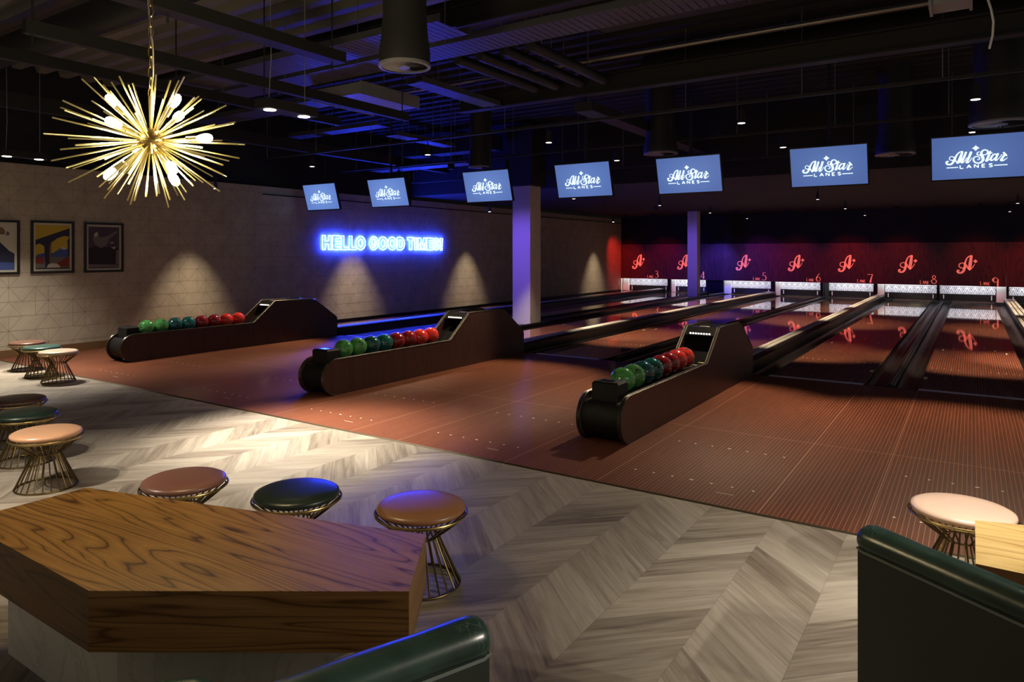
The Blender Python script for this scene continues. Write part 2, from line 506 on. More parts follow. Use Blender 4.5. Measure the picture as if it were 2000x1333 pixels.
# ------------------------------------------------------------------ columns
for nm, y, lab in (('a', 12.69, 'square grey plastered column standing at the near end of the lane 4 gap'),
                   ('b', 23.85, 'slim-looking square column far down the lanes, hiding part of number 4')):
    t = thing('column', lab, 'column', (-7.87, y, -.2), group='square columns')
    hw_ = .218 if nm == 'a' else .165
    MB().box(-hw_-(0 if nm == 'a' else .03), hw_-(0 if nm == 'a' else .03), 0, hw_*2, 0, 3.155).build('shaft', 'column_paint', t)
    if nm == 'a':
        MB().box(-.32, .30, -.08, .52, 3.17, 4.45).build('head_casing', 'black_ceiling', t)

# ------------------------------------------------------------------ lanes
def arrow(mb, cx, cy, z):
    mb.add([(cx-.016, cy, z), (cx, cy-.02, z), (cx+.016, cy, z), (cx, cy+.15, z)], [(0,1,2,3)])
LANEDESC = {3:'beside the patterned left wall', 4:'just left of the two square columns', 5:'just right of the two square columns',
            6:'right of the middle ball return', 7:'left of the nearest ball return', 8:'right of the nearest ball return',
            9:'rightmost complete lane in view', 10:'only a sliver visible at the right photo edge'}
for k_ in range(3, 11):
    x = LEFT[k_]
    t = thing('bowling_lane', 'long glossy red-brown bowling lane, %s' % LANEDESC[k_], 'bowling lane', (x, YF, 0), group='bowling lanes')
    m = MB(); m.box(0, LW, 0, YE-YF, -.10, 0)
    m.mi = 1
    for sgn in (0, 1):
        for j in range(5):
            cx = .0675+j*.0905 if j < 4 else .0675+3*.0905+.0905
            cx = [.060, .115, .195, .275, .355][j]
            if sgn: cx = LW-cx
            m.add([(cx+.007*math.cos(2*PI*i/8), 1.83+.012*math.sin(2*PI*i/8), .0008) for i in range(8)], [tuple(range(8))])
    for j in range(7):
        d = abs(j-3); arrow(m, .1215+j*.1351, 4.85-.30*d, .0008)
    m.build('lane_bed', ['lane_boards', 'marker_white'], t)
    m = MB(); m.box(0, LW, -.049, .060, -.02, .0012); m.build('foul_line', 'foul_grey', t)
    for side in (0, 1):
        if k_ == 3 and side == 0: cx = -.1175
        else: cx = -.117 if side == 0 else LW+.117
        m = MB(); P = []
        for i in range(13):
            a = PI*i/12; P.append((cx-.112*math.cos(a), -.015-.085*math.sin(a)))
        nn = len(P)
        m.add([(a, 0.01, b) for a, b in P]+[(a, YM-YF+.03, b) for a, b in P], [(i+1, i, nn+i, nn+i+1) for i in range(nn-1)])
        m.build('gutter', 'gutter_black', t, smooth=True)
# dividers between the lanes
def divider(x0, x1, hgt, rails, lab, y0=YF+.01):
    t = thing('lane_divider', lab, 'lane divider', ((x0+x1)/2, y0, -.1), group='lane dividers')
    hw = (x1-x0)/2; L = YM+.02-y0
    c = .02
    m = MB(); m.prism([(-hw, 0), (hw, 0), (hw, .1+hgt-c), (hw-c, .1+hgt), (-hw+c, .1+hgt), (-hw, .1+hgt-c)], 'y', 0, L)
    m.build('capping', 'cap_black', t)
    for rx in rails:
        m = MB(); P = []
        for i in range(9):
            a = PI*i/8; P.append((rx-.036*math.cos(a), .1+hgt+.012*math.sin(a)))
        m.prism(list(reversed(P)), 'y', .0, L); m.build('rail', 'rail_metal', t, smooth=True)
    if not rails:
        m = MB(); m.prism([(-.012, .1+hgt-.002), (.012, .1+hgt-.002), (.006, .1+hgt+.012), (-.006, .1+hgt+.012)], 'y', 0, L)
        m.build('ridge', 'rail_dark', t)
mat('rail_dark', (.06,.055,.05), .35, .8)
G = .235
def gap(a, b): return LEFT[a]+LW+G, LEFT[b]-G
x0, x1 = gap(3,4); divider(x0, x1, .13, (-.085,.0), 'raised black lane divider with bright metal rails behind the farthest ball return')
x0, x1 = gap(4,5); divider(x0, -8.10, .05, (), 'low black lane divider along the left side of the square columns')
divider(-7.64, x1, .05, (), 'low black lane divider along the right side of the square columns')
x0, x1 = gap(5,6); divider(x0, x1, .14, (-.085,.0), 'raised black lane divider with bright metal rails behind the middle ball return')
x0, x1 = gap(6,7); divider(x0, x1, .045, (), 'narrow low black lane divider passing left of the nearest ball return')
x0, x1 = gap(7,8); divider(x0, x1, .155, (-.085,.0), 'raised black lane divider with bright metal rails behind the nearest ball return')
x0, x1 = gap(8,9); divider(x0, x1, .025, (), 'narrow low black lane divider with central ridge, right part of the photo')
x0, x1 = LEFT[9]+LW+G, LEFT[10]-G; divider(x0, x1, .13, (-.09,0,.09), 'raised lane divider with metal rails at the right edge of the photo')
# floor of the lane 4-5 gap between the columns
m = MB(); m.box(-8.09, -7.65, YF+.01, 12.68, -.10, .03); tag(m.build('gap_cover', 'cap_black'), 'flat black cover board in the gap in front of the near square column', 'cover board')
m = MB(); m.box(-8.09, -7.65, 13.13, 23.84, -.10, .03); tag(m.build('gap_cover', 'cap_black'), 'flat black cover board in the gap between the two square columns', 'cover board')

# ------------------------------------------------------------------ masking units, logos, numbers
def s3(px, py): return ((px-845)/12.12*.01303, -(py-452)/12.12*.01583)
def conv(seq, wk=.00124): return [(*s3(a, b), c*wk) for a, b, c in seq]
A_STROKES = [
 [(945,250,50),(930,350,62),(912,470,70),(900,550,50),(900,578,25)],
 [(950,245,22),(890,258,28),(830,320,30),(795,420,38),(785,520,48),(765,590,52),(720,642,46),(670,652,42),(625,640,42),(612,605,40),(640,592,34),(655,605,18)],
 [(900,575,20),(860,530,30),(820,460,26),(760,420,20),(700,420,20),(655,450,20),(655,500,22),(700,530,24),(760,540,20),(825,515,14)],
 [(905,580,20),(960,530,20),(1000,480,16),(1022,445,14)]]
def a_logo(mb, dep):
    for sq in A_STROKES: stroke(mb, conv(sq), dep)
    star4(mb, *s3(1040,372), .066, .066, dep)
T_, K_ = .035, .13
DIG = {
 3: [[(.12,.93,.05),(.45,1,.06),(.78,.86,.11),(.72,.62,.10),(.42,.55,.05)], [(.42,.55,.05),(.82,.46,.13),(.88,.2,.14),(.5,.02,.07),(.08,.10,.05)]],
 4: [[(.75,1,.06),(.08,.26,.06)], [(.08,.25,.06),(1,.25,.06)], [(.72,.98,.16),(.72,0,.16)]],
 5: [[(.85,.98,.07),(.32,.98,.07)], [(.32,.98,.07),(.26,.60,.07)], [(.26,.60,.05),(.6,.66,.07),(.9,.42,.13),(.82,.12,.12),(.48,.02,.06),(.08,.10,.05)]],
 6: [[(.72,1,.07),(.38,.72,.10),(.14,.34,.15),(.28,.05,.10),(.62,.01,.06),(.88,.25,.08),(.72,.52,.07),(.38,.52,.06),(.18,.36,.06)]],
 7: [[(.05,.97,.07),(1,.97,.07)], [(.93,.96,.08),(.72,.5,.18),(.55,0,.26)]],
 8: [[(.5,1,.06),(.76,.80,.10),(.5,.58,.06),(.24,.80,.10),(.5,1,.06)], [(.5,.58,.06),(.92,.30,.11),(.5,.02,.06),(.08,.30,.11),(.5,.58,.06)]],
 9: [[(.5,1,.05),(.94,.70,.08),(.5,.42,.05),(.14,.70,.22),(.5,1,.05)], [(.92,.76,.08),(.86,.4,.18),(.86,0,.20)]]}
LET = {'L': [[(0,1,.12),(0,0,.12)], [(0,0,.08),(.6,0,.08)]],
 'A': [[(0,0,.06),(.4,1,.06)], [(.4,1,.16),(.8,0,.16)], [(.15,.35,.05),(.65,.35,.05)]],
 'N': [[(0,0,.06),(0,1,.06)], [(0,1,.16),(.7,0,.16)], [(.7,0,.06),(.7,1,.06)]],
 'E': [[(0,0,.13),(0,1,.13)], [(0,0,.07),(.55,0,.07)], [(0,.5,.06),(.45,.5,.06)], [(0,1,.07),(.55,1,.07)]],
 'S': [[(.6,.85,.18),(.3,1,.18),(.02,.78,.2),(.3,.52,.2),(.6,.25,.2),(.3,0,.18),(0,.15,.18)]]}
def put(mb, strokes, ox, oz, sx, sz, wk, dep, curved=True):
    for sq in strokes:
        stroke(mb, [(ox+a*sx, oz+b*sz, c*wk) for a, b, c in sq], dep, k=5, cap=False, curved=curved and len(sq) > 2)
LOGX = {3:-10.897, 4:-9.055, 5:-6.853, 6:-5.062, 7:-3.469, 8:-1.703, 9:-.12}
NUMX = {3:-10.156, 4:-8.349, 5:-6.14, 6:-4.355, 7:-2.783, 8:-.991, 9:.588}
EDGE = [XW, -9.68, -7.88, -5.85, -4.18, -2.63, -.87, .86, 2.6]
ORD = {3:'leftmost red-lit', 4:'partly column-hidden', 5:'purple-lit', 6:'purple and red lit', 7:'red-lit', 8:'dark red', 9:'dim red-brown'}
for i, k_ in enumerate(range(3, 11)):
    a, b = EDGE[i]+.002, EDGE[i+1]-.002
    if k_ < 10: lab = '%s wooden masking panel above the pins, marked LANE %d' % (ORD[k_], k_)
    else: lab = 'wooden masking panel above the pins, cut off at the right photo edge'
    t = thing('masking_panel', lab, 'panel', ((a+b)/2, YM, .502), group='masking panels above the pins')
    MB().box(a-(a+b)/2, b-(a+b)/2, 0, .025, 0, 1.358).build('board', 'mask_wood', t)
    if k_ == 10: continue
    m = MB(); a_logo(m, .006); o = m.build('monogram', 'mask_logo', t); o.location = (LOGX[k_]-(a+b)/2, -.001, .665)
    m = MB(); put(m, DIG[k_], -.085, .03 if k_ != 9 else .0, .17, .275, .20, .006)
    o = m.build('lane_number', 'mask_logo', t); o.location = (NUMX[k_]-(a+b)/2, -.001, .012)
    m = MB(); ox = -.37
    for ch in 'LANE':
        put(m, LET[ch], ox, .03, .062, .085 if ch != 'L' else .11, .10, .006, curved=False); ox += .066
    o = m.build('lane_word', 'mask_logo', t); o.location = (NUMX[k_]-(a+b)/2, -.001, .012)

# pin decks: patterned sweep panels, kickbacks, lamps inside the pits
OPEN = {3:(-11.648,-9.729), 4:(-9.607,-8.24), 5:(-7.594,-5.917), 6:(-5.779,-4.294), 7:(-4.069,-2.681), 8:(-2.576,-.923), 9:(-.828,.852), 10:(.914, 2.5)}
PAT = {3:(-11.35,-9.74), 4:(-9.45,-8.26), 5:(-7.33,-5.93), 6:(-5.62,-4.31), 7:(-4.05,-2.70), 8:(-2.37,-.92), 9:(-.84,.60), 10:(.93,2.4)}
for k_ in range(3, 11):
    a, b = PAT[k_]; W_ = b-a; H_ = .30
    nm = 'white sweep panel with black zigzag pattern, ' + {3:'leftmost, nearest the patterned wall', 4:'half hidden by the far column', 5:'first one right of the far column',
          6:'second one right of the far column', 7:'middle one, under the red-lit masking', 8:'second complete one from the right', 9:'rightmost complete one'}[k_] if k_ < 10 else 'white patterned sweep panel cut off at the right photo edge'
    t = thing('sweep_panel', nm, 'panel', ((a+b)/2, 26.62, .0), group='patterned sweep panels')
    m = MB(); m.box(-W_/2, W_/2, 0, .02, .235, .235+H_+.12)
    m.mi = 1
    n = 7; p_ = W_/n; yy = -.002
    def L2(x0, z0, x1, z1, wd=.009):
        dx, dz = x1-x0, z1-z0; l = math.hypot(dx, dz); nx, nz = -dz/l*wd/2, dx/l*wd/2
        m.add([(x0+nx,yy,z0+nz),(x1+nx,yy,z1+nz),(x1-nx,yy,z1-nz),(x0-nx,yy,z0-nz)], [(3,2,1,0)])
    zb, zt = .24, .235+H_
    for i in range(n):
        x = -W_/2+i*p_
        L2(x, zb, x+p_/2, zt); L2(x+p_/2, zt, x+p_, zb)
        L2(x+p_*.26, zb, x+p_/2, zb+.15); L2(x+p_/2, zb+.15, x+p_*.74, zb)
        L2(x, zb+.115, x+p_*.36, zt); L2(x+p_*.64, zt, x+p_, zb+.115)
        L2(x, zt, x, zb+.20, .006); L2(x+p_*.0, zt-.005, x+p_*.13, zt-.085, .007); L2(x+p_*.87, zt-.085, x+p_, zt-.005, .007)
        L2(x+p_*.13, zt-.085, x, zt-.17, .007); L2(x+p_, zt-.17, x+p_*.87, zt-.085, .007)
    L2(-W_/2, zt-.085, W_/2, zt-.085, .006)
    m.build('board', ['panel_white', 'panel_ink'], t)
    MB().box(-W_/2, W_/2, -.03, .03, .03, .232).build('sweep_bar', 'black_gloss', t)
    for sx in (-W_/2+.10, W_/2-.10):
        MB().box(sx-.012, sx+.012, -.045, -.031, .07, .20).build('guide', 'panel_white', t)
    # real pit lamp above the panel
    oa, ob = OPEN[k_]
    area('pit_lamp', ((oa+ob)/2, 26.46, .84), ((oa+ob)/2, 26.64, .33), PW['pit'], (.95,.96,1.0), (ob-oa)*.97, .05)
# kickback boards between the pits
KB = [(-11.62,-11.38,'white'), (-9.729,-9.607,'black'), (-9.607,-9.46,'white'), (-8.24,-7.594,'black'), (-7.59,-7.34,'white'),
      (-5.917,-5.779,'black'), (-5.779,-5.63,'white'), (-4.294,-4.215,'black'), (-2.681,-2.576,'black'), (-2.57,-2.39,'white'),
      (-.915,-.85,'black'), (.62,.86,'white'), (.86,.914,'black')]
for i, (a, b, c) in enumerate(KB):
    lab = '%s board under the masking, %s' % (c, ['against the patterned left wall','between the two leftmost pits','just left of the half hidden pit','widest of all, behind the far column',
        'bright beside the far column gap','thin, right of the first pit after the column','thin, lit, between the first two pits after the column','between the second and third pits after the column',
        'thin dark one right of the middle pit','bright one where the nearest return divider ends','between the last two complete pits','bright one right of the last complete pit','dark one at the far right edge'][i])
    yb = 26.44 if c == 'black' else 26.55
    m = MB(); m.box(a, b, yb, yb+.35, .012, .85)
    tag(m.build('kickback_board', 'black_matte' if c == 'black' else 'kickback_white'), lab, 'board', 'boards between the pin decks')

# ------------------------------------------------------------------ ball returns
def ret_profile(ins=0.0):
    P = []
    R_ = .192-ins
    cy, cz = .195, .193
    for i in range(15):
        a = -PI/2 - PI*i/14
        P.append((cy+R_*math.cos(a), cz+R_*math.sin(a)))
    P += [(2.215+ins*.3, .385-ins), (2.655+ins*.6, .722-ins), (3.43, .716-ins), (3.54-ins*.3, .692-ins), (4.055-ins, .345-ins*.5), (4.075-ins, .30), (4.075-ins, .001+ins*.5)]
    return P      # goes from the floor up the nose, over the top, down the back
BALLC = ['green','green','navy','teal','crimson','crimson','red','red']
BALLN = ['green marbled','green marbled','dark navy-teal','teal','dark crimson','dark crimson','bright red','bright red']
def make_return(lab):
    t = thing('ball_return', lab, 'ball return', (0, 5.17, 0), group='ball returns')
    for s_ in (-1, 1):
        xo, xi = s_*.195, s_*.165
        m = MB(); P = ret_profile(); P = list(reversed(P)) if s_ > 0 else P
        Q = ret_profile(.010)
        m.prism(list(reversed(ret_profile(.0))), 'x', min(xo, xi), max(xo, xi))
        sp = m.build('side_panel', 'return_wood', t)
        # edge moulding
        path = [(s_*.180, a, b) for a, b in ret_profile(-.004)[0:]]
        m = MB()
        for off, rr in ((.194, .006), (.168, .006)):
            m.tube([(s_*off, a, b) for a, b in ret_profile(-.001)[:-2]], rr, 6)
        m.build('edge_moulding', 'moulding', t, smooth=True)
        m = MB(); m.tube([(s_*.180, a, b) for a, b in ret_profile(-.002)[:-2]], .010, 6); m.build('edge_strip', 'black_gloss', t, smooth=True)
    # inner body: nose drum, rack bed, hood
    m = MB(); P = ret_profile(.022)[:15]
    P += [(2.20, .33), (4.03, .33), (4.03, .005)]
    P = [(a, min(b, .33)) for a, b in P]
    m.prism(list(reversed(P)), 'x', -.164, .164); m.build('body', 'black_matte', t, smooth=True)
    for xx in (-.062, .062, -.125, .125):
        MB().box(xx-.011, xx+.011, .30, 2.36, .325, .352 if abs(xx) < .1 else .375).build('rack_rail', 'black_gloss', t)
    m = MB(); m.prism([(2.34,.33),(2.72,.66),(2.72,.70),(3.44,.694),(3.53,.670),(4.035,.33)][::-1], 'x', -.164, .164)
    m.build('hood', 'black_gloss', t)
    # raised frame around the hood mouth with its lamp strip
    m = MB(); m.prism([(2.56,.635),(2.66,.715),(2.80,.715),(2.70,.62)][::-1], 'x', -.163, .163); m.build('hood_lip', 'black_gloss', t)
    m = MB()
    for j in range(8):
        xx = -.105+j*.030
        m.sphere((xx, 2.575, .652), .0115, 10, 6, 1.0, .7, .8)
    m.build('lamp_strip', 'led_white', t, smooth=True)
    m = MB(); m.box(-.055, .055, 2.74, 2.765, .7151, .7175); m.build('name_badge', 'rail_metal', t)
    # stopper box on the nose
    m = MB(); x0, x1, y0, y1, z0, z1, c = -.118, .118, .13, .315, .32, .487, .016
    m.add([(x0,y0,z0),(x1,y0,z0),(x1,y1,z0),(x0,y1,z0),(x0,y0,z1-c),(x1,y0,z1-c),(x1,y1,z1-c),(x0,y1,z1-c),
           (x0+c,y0+c,z1),(x1-c,y0+c,z1),(x1-c,y1-c,z1),(x0+c,y1-c,z1)],
          [(0,3,2,1),(0,1,5,4),(1,2,6,5),(2,3,7,6),(3,0,4,7),(4,5,9,8),(5,6,10,9),(6,7,11,10),(7,4,8,11),(8,9,10,11)])
    sb = m.build('stopper_box', 'black_matte', t)
    MB().box(-.07, .055, .165, .245, .4872, .4892).build('glossy_plate', 'plate_gloss', sb)
    return t
mat('moulding', (.085,.075,.055), .42, .8)
mat('plate_gloss', (.55,.55,.58), .12, 1.0)
RLAB = {'near':'nearest dark wood ball return, at right of centre on the approach', 'middle':'middle dark wood ball return, left of the near column',
        'far':'farthest dark wood ball return, close to the patterned wall'}
proto = make_return(RLAB['near']); proto.location.x = RET['near']
for q in ('middle', 'far'):
    c = copy_tree(proto); c.location.x = RET[q]; c['label'] = RLAB[q]

# bowling balls
def ball_mesh():
    m = MB(); m.sphere((0,0,0), .1085, 40, 20); return m
HOLES = {('near',1):((.55,-.55,.62),), ('near',7):((.35,-.35,.87),), ('far',0):((.1,-.8,.4),), ('far',1):((.6,.0,.8),), ('middle',1):((.85,-.2,.35),), ('middle',7):((.25,-.85,-.35),), ('far',6):((.0,.0,1.0),), ('near',3):((.8,-.45,.3),)}
ORDN = ['first','second','third','fourth','fifth','sixth','seventh','last']
protos = {}
for q, xc in RET.items():
    for i in range(8):
        z = .4595 + .0042*i*0; yb = 5.655+i*.2235
        z = .453
        cname = BALLC[i]
        if cname not in protos:
            m = ball_mesh(); o = m.build('bowling_ball', 'ball_'+cname, smooth=True, sharp=180); protos[cname] = o
        else:
            o = protos[cname].copy(); COL.objects.link(o)
        o.location = (xc, yb, z+.0)
        o.rotation_euler = (random.uniform(0,6), random.uniform(0,6), random.uniform(0,6))
        tag(o, '%s bowling ball, %s from the front on the %s ball return' % (BALLN[i], ORDN[i], {'near':'nearest','middle':'middle','far':'farthest'}[q]),
            'bowling ball', 'bowling balls on the ball return racks')
        if (q, i) in HOLES:
            inv = o.rotation_euler.to_matrix().inverted()
            for d in HOLES[(q, i)]:
                base = Vector(d).normalized(); tn = base.orthogonal().normalized(); bn = base.cross(tn)
                for (u_, v_, r_) in ((0,0,.0125), (.24,.06,.0115), (.10,.38,.013)):
                    dr_ = inv @ (base+tn*u_+bn*v_).normalized()
                    mm = MB(); a1 = dr_.orthogonal().normalized(); b1 = dr_.cross(a1)
                    mm.add([dr_*.1089 + (a1*math.cos(2*PI*j/14)+b1*math.sin(2*PI*j/14))*r_ for j in range(14)], [tuple(range(14))])
                    mm.build('finger_hole', 'hole_black', o)

# ------------------------------------------------------------------ score monitors
def sc9(x, y):
    top = 325-.0616*(x-60); bot = 1150-.0394*(x-70)
    return ((x-62)/1887-.5)*SW, (.5-(y-top)/(bot-top))*SH
SW, SH = .925, .52
WORD = [
 [(700,588,40),(668,680,62),(630,765,62),(598,805,42)],
 [(700,585,26),(650,590,28),(595,635,34),(555,700,46),(520,770,52),(475,825,46),(425,835,42),(380,825,42),(368,790,42),(400,775,40)],
 [(598,810,22),(565,770,28),(540,715,24),(500,680,20),(455,682,20),(430,715,20),(450,745,22),(500,752,22),(535,735,16)],
 [(600,815,18),(645,790,18),(690,720,16)],
 [(772,600,46),(735,690,50),(700,765,50),(680,798,40),(710,800,24),(755,760,18),(790,700,16)],
 [(875,600,56),(838,690,54),(800,765,52),(785,798,40),(825,795,26),(870,745,18),(895,705,14)],
 [(1045,588,18),(1008,605,26),(1000,640,28),(1045,655,24),(1110,655,24),(1180,640,26),(1215,595,36),(1190,560,30),(1135,556,32),(1092,590,44),(1085,640,58),(1110,695,62),(1118,750,58),(1075,798,44),(1005,812,32),(945,785,38),(925,735,36),(950,692,28),(1000,680,24),(1045,700,24),(1045,738,26),(1010,742,22)],
 [(1258,590,44),(1225,680,50),(1195,745,50),(1180,772,38),(1215,765,22),(1260,720,16)],
 [(1195,630,20),(1300,612,22)],
 [(1385,640,30),(1330,645,34),(1285,695,44),(1270,750,44),(1310,755,30),(1355,710,22)],
 [(1412,635,44),(1380,705,46),(1365,755,40),(1395,755,24),(1450,700,16),(1490,645,18)],
 [(1525,612,40),(1555,645,44),(1580,668,34)], [(1545,650,46),(1500,715,52),(1475,760,46),(1515,765,32),(1560,740,20),(1600,712,14)]]
def screen_logo():
    m = MB(); wk = SW/1887*1.0
    for sq in WORD:
        stroke(m, [(*sc9(a, b), c*wk) for a, b, c in sq], .001, k=5)
    cx, cz = sc9(972, 515); star4(m, cx, cz, 82*wk, 84*wk*.9, .001)
    for a, b in ((370, 612), (1340, 1602)):
        xa, _ = sc9(a, 895); xb, _ = sc9(b, 895); _, z = sc9(620, 892)
        m.add([(xa,-.001,z-.006),(xb,-.001,z-.006),(xb,-.001,z+.006),(xa,-.001,z+.006)], [(0,1,2,3)])
    _, zb = sc9(680, 915); _, zt = sc9(680, 852); hh = zt-zb
    for ch, px in zip('LANES', (652, 790, 945, 1098, 1238)):
        ox, _ = sc9(px, 880)
        for sq in LET[ch]:
            stroke(m, [(ox+a*.055, zb+b*hh, .0115) for a, b, c in sq], .001, k=5, cap=False, curved=len(sq) > 2)
    return m
TILT = math.radians(16)
SCR = {3:1.55, 4:1.5, 5:1.25, 6:1.15, 7:1.05, 8:.95, 9:.9}  # emission per screen, with the viewing-angle brightness built into it
def smat(k_):
    m = mat('screen_glow_%d' % k_, (.02,.02,.03), .25); k = N(m); v, x, y, z = k.coord()
    d = k.math('SQRT', k.math('ADD', k.math('MULTIPLY', x, x), k.math('MULTIPLY', k.math('MULTIPLY', z, z), 2.2)))
    c = k.ramp(d, [(.05, (.098,.178,.435)), (.50, (.072,.130,.350))])
    k.l(c, k.b.inputs['Emission Color']); k.b.inputs['Emission Strength'].default_value = SCR[k_]
    return m
mat('screen_white', (.8,.9,1), .3, emis=(.78,.95,1.0), es=.95)
mlogo = screen_logo()
first_logo = None
SLAB = {3:'smallest tilted score monitor with white logo, farthest left', 4:'second hanging score monitor from the left, right above the blue neon sign',
 5:'hanging score monitor just left of the near square column', 6:'hanging score monitor just right of the near square column',
 7:'hanging score monitor above and left of the slim far column', 8:'large hanging score monitor with a lit blue screen, second from the right',
 9:'largest score monitor, cut off by the right photo edge'}
for k_ in range(3, 10):
    xc = LEFT[k_]+LW/2 + (.025 if k_ == 9 else 0); yc = 9.84 if k_ < 7 else (10.03 if k_ == 7 else (10.28 if k_ == 8 else 10.30)); zc = 2.675 if k_ < 8 else 2.70
    t = thing('score_monitor', SLAB[k_], 'monitor', (xc, yc, zc), group='score monitors')
    rot = Matrix.Rotation(TILT, 4, 'X')
    def place(o): o.rotation_euler = (TILT, 0, 0) ; return o
    m = MB(); b_ = .014
    m.box(-SW/2-b_, SW/2+b_, .001, .05, -SH/2-b_-.006, SH/2+b_)
    place(m.build('casing', 'bezel', t))
    smat(k_)
    m = MB(); m.add([(-SW/2,0,-SH/2),(SW/2,0,-SH/2),(SW/2,0,SH/2),(-SW/2,0,SH/2)], [(0,1,2,3)])
    pn = place(m.build('screen', 'screen_glow_%d' % k_, t)); pn.location = (0,0,0)
    if first_logo is None:
        lg = mlogo.build('logo', 'screen_white', pn); first_logo = lg
    else:
        lg = first_logo.copy(); COL.objects.link(lg); lg.parent = pn
    lg.location = (0, -.0008, 0)
    m = MB(); m.tube([(0,.10,.02),(0,.10,4.33-zc)], .022, 10); m.box(-.12,.12,.05,.10,-.06,.10); m.box(-.06,.06,.06,.14,4.31-zc,4.33-zc)
    m.build('mounting_pole', 'black_ceiling', t)

# ------------------------------------------------------------------ neon sign
def ell(cx, cy, rx, ry, a0=0, a1=360, n=28):
    return [(cx+rx*math.cos(math.radians(a0+(a1-a0)*i/n)), cy+ry*math.sin(math.radians(a0+(a1-a0)*i/n))) for i in range(n+(0 if abs(a1-a0) >= 360 else 1))]
def fat(path, wx, wy):
    """closed outline around a centre line, for the curved letters"""
    P = smooth_path([(a, b, 0) for a, b in path], 5); n = len(P); L = []; R = []
    for i, (x, y, _) in enumerate(P):
        a = P[max(0, i-1)]; b = P[min(n-1, i+1)]; dx, dy = b[0]-a[0], b[1]-a[1]; l = math.hypot(dx/wx, dy/wy) or 1
        nx, ny = -dy/wy/l, dx/wx/l
        L.append((x+nx*wx/2, y+ny*wy/2)); R.append((x-nx*wx/2, y-ny*wy/2))
    return L + R[::-1]
GL = {
 'H': [[(0,0),(.31,0),(.31,.40),(.69,.40),(.69,0),(1,0),(1,1),(.69,1),(.69,.60),(.31,.60),(.31,1),(0,1)]],
 'E': [[(0,0),(1,0),(1,.20),(.36,.20),(.36,.41),(.92,.41),(.92,.60),(.36,.60),(.36,.80),(1,.80),(1,1),(0,1)]],
 'L': [[(0,0),(1,0),(1,.20),(.40,.20),(.40,1),(0,1)]],
 'O': [ell(.5,.5,.5,.52), ell(.5,.5,.21,.30)],
 'D': [[(0,0)]+ell(.45,.5,.55,.5,-90,90,18)+[(0,1)], [(.30,.21)]+ell(.44,.5,.27,.29,-90,90,12)+[(.30,.79)]],
 'T': [[(.33,0),(.67,0),(.67,.80),(1,.80),(1,1),(0,1),(0,.80),(.33,.80)]],
 'I': [[(0,0),(1,0),(1,1),(0,1)]],
 'M': [[(0,0),(.23,0),(.23,.60),(.41,0),(.59,0),(.77,.60),(.77,0),(1,0),(1,1),(.70,1),(.5,.40),(.30,1),(0,1)]],
 'S': [fat([(.84,.66),(.78,.86),(.5,.92),(.20,.84),(.16,.68),(.32,.56),(.68,.45),(.84,.30),(.76,.13),(.5,.08),(.22,.15),(.15,.34)], .28, .17)],
 'G': [fat([(.86,.66),(.76,.86),(.52,.92),(.26,.82),(.14,.5),(.26,.18),(.52,.08),(.74,.16),(.85,.30),(.85,.44),(.56,.44)], .27, .17)],
 '!': [[(.1,.30),(.9,.30),(1,1),(0,1)], [(.1,0),(.9,0),(.9,.18),(.1,.18)]]}
def glyph(ch, off=0):
    return [[Vector((a, b, 0)) for a, b in lp] for lp in GL[ch]]
# letter edges measured along the wall from the photograph
def ywall(u):
    t_ = (u-952.3)/1373.4; return XW*(math.cos(YAW)+math.sin(YAW)*t_)/(-math.sin(YAW)+math.cos(YAW)*t_)
LETX = [('H',188,305),('E',322,420),('L',432,520),('L',535,628),('O',622,748),('G',800,910),('O',918,1035),('O',1040,1155),('D',1162,1258),
        ('T',1295,1380),('I',1390,1418),('M',1436,1540),('E',1550,1628),('S',1634,1708),('!',1722,1752)]
t = thing('neon_sign', 'blue double-outline neon sign reading HELLO GOOD TIMES on the patterned wall', 'neon sign', (XW+.03, 12.6, 1.6))
for ch, a, b in LETX:
    ya, yb = ywall(600+a/6.667)-12.6, ywall(600+b/6.667)-12.6
    lp = glyph(ch, .050 if ch not in 'I!' else .0)
    xs_ = [p.x for l in lp for p in l]; ys_ = [p.y for l in lp for p in l]
    mx, Mx, my, My = min(xs_), max(xs_), min(ys_), max(ys_)
    m = MB()
    for l in lp:
        m.tube([(0, ya+(p.x-mx)/(Mx-mx)*(yb-ya), .008+(p.y-my)/(My-my)*.312) for p in l], .0058, 6, closed=True)
    o = m.build('letter', 'neon_blue', t, smooth=True)

# ------------------------------------------------------------------ framed prints
def poster(lab, y0, y1, z0, z1, art):
    t = thing('framed_print', lab, 'framed picture', (XW+.002, y0, z0), group='framed prints on the wall')
    W_, H_ = y1-y0, z1-z0; f = .035
    m = MB()
    m.box(0,.028,0,W_,0,f); m.box(0,.028,0,W_,H_-f,H_); m.box(0,.028,0,f,f,H_-f); m.box(0,.028,W_-f,W_,f,H_-f)
    m.build('frame', 'frame_black', t)
    MB().box(0,.008,f,W_-f,f,H_-f).build('mount', 'passepartout', t)
    g_ = f+.032
    m = MB(); lay = [0]
    def poly(mi, pts):
        m.mi = mi; lay[0] += 1; xx = .0085+.0003*lay[0]
        m.add([(xx, g_+a*(W_-2*g_), g_+b*(H_-2*g_)) for a, b in pts], [tuple(range(len(pts)))])
    art(poly)
    m.build('print', ARTM, t)
mat('art_yellow', (.50,.36,.035), .7); mat('art_navy', (.018,.022,.06), .7); mat('art_blue', (.05,.09,.30), .7)
mat('art_pale', (.52,.50,.42), .7); mat('art_red', (.20,.03,.02), .7); mat('art_grey', (.16,.14,.14), .7)
mat('art_dark', (.022,.016,.022), .7); mat('art_brown', (.20,.12,.05), .7); mat('art_violet', (.06,.045,.08), .7)
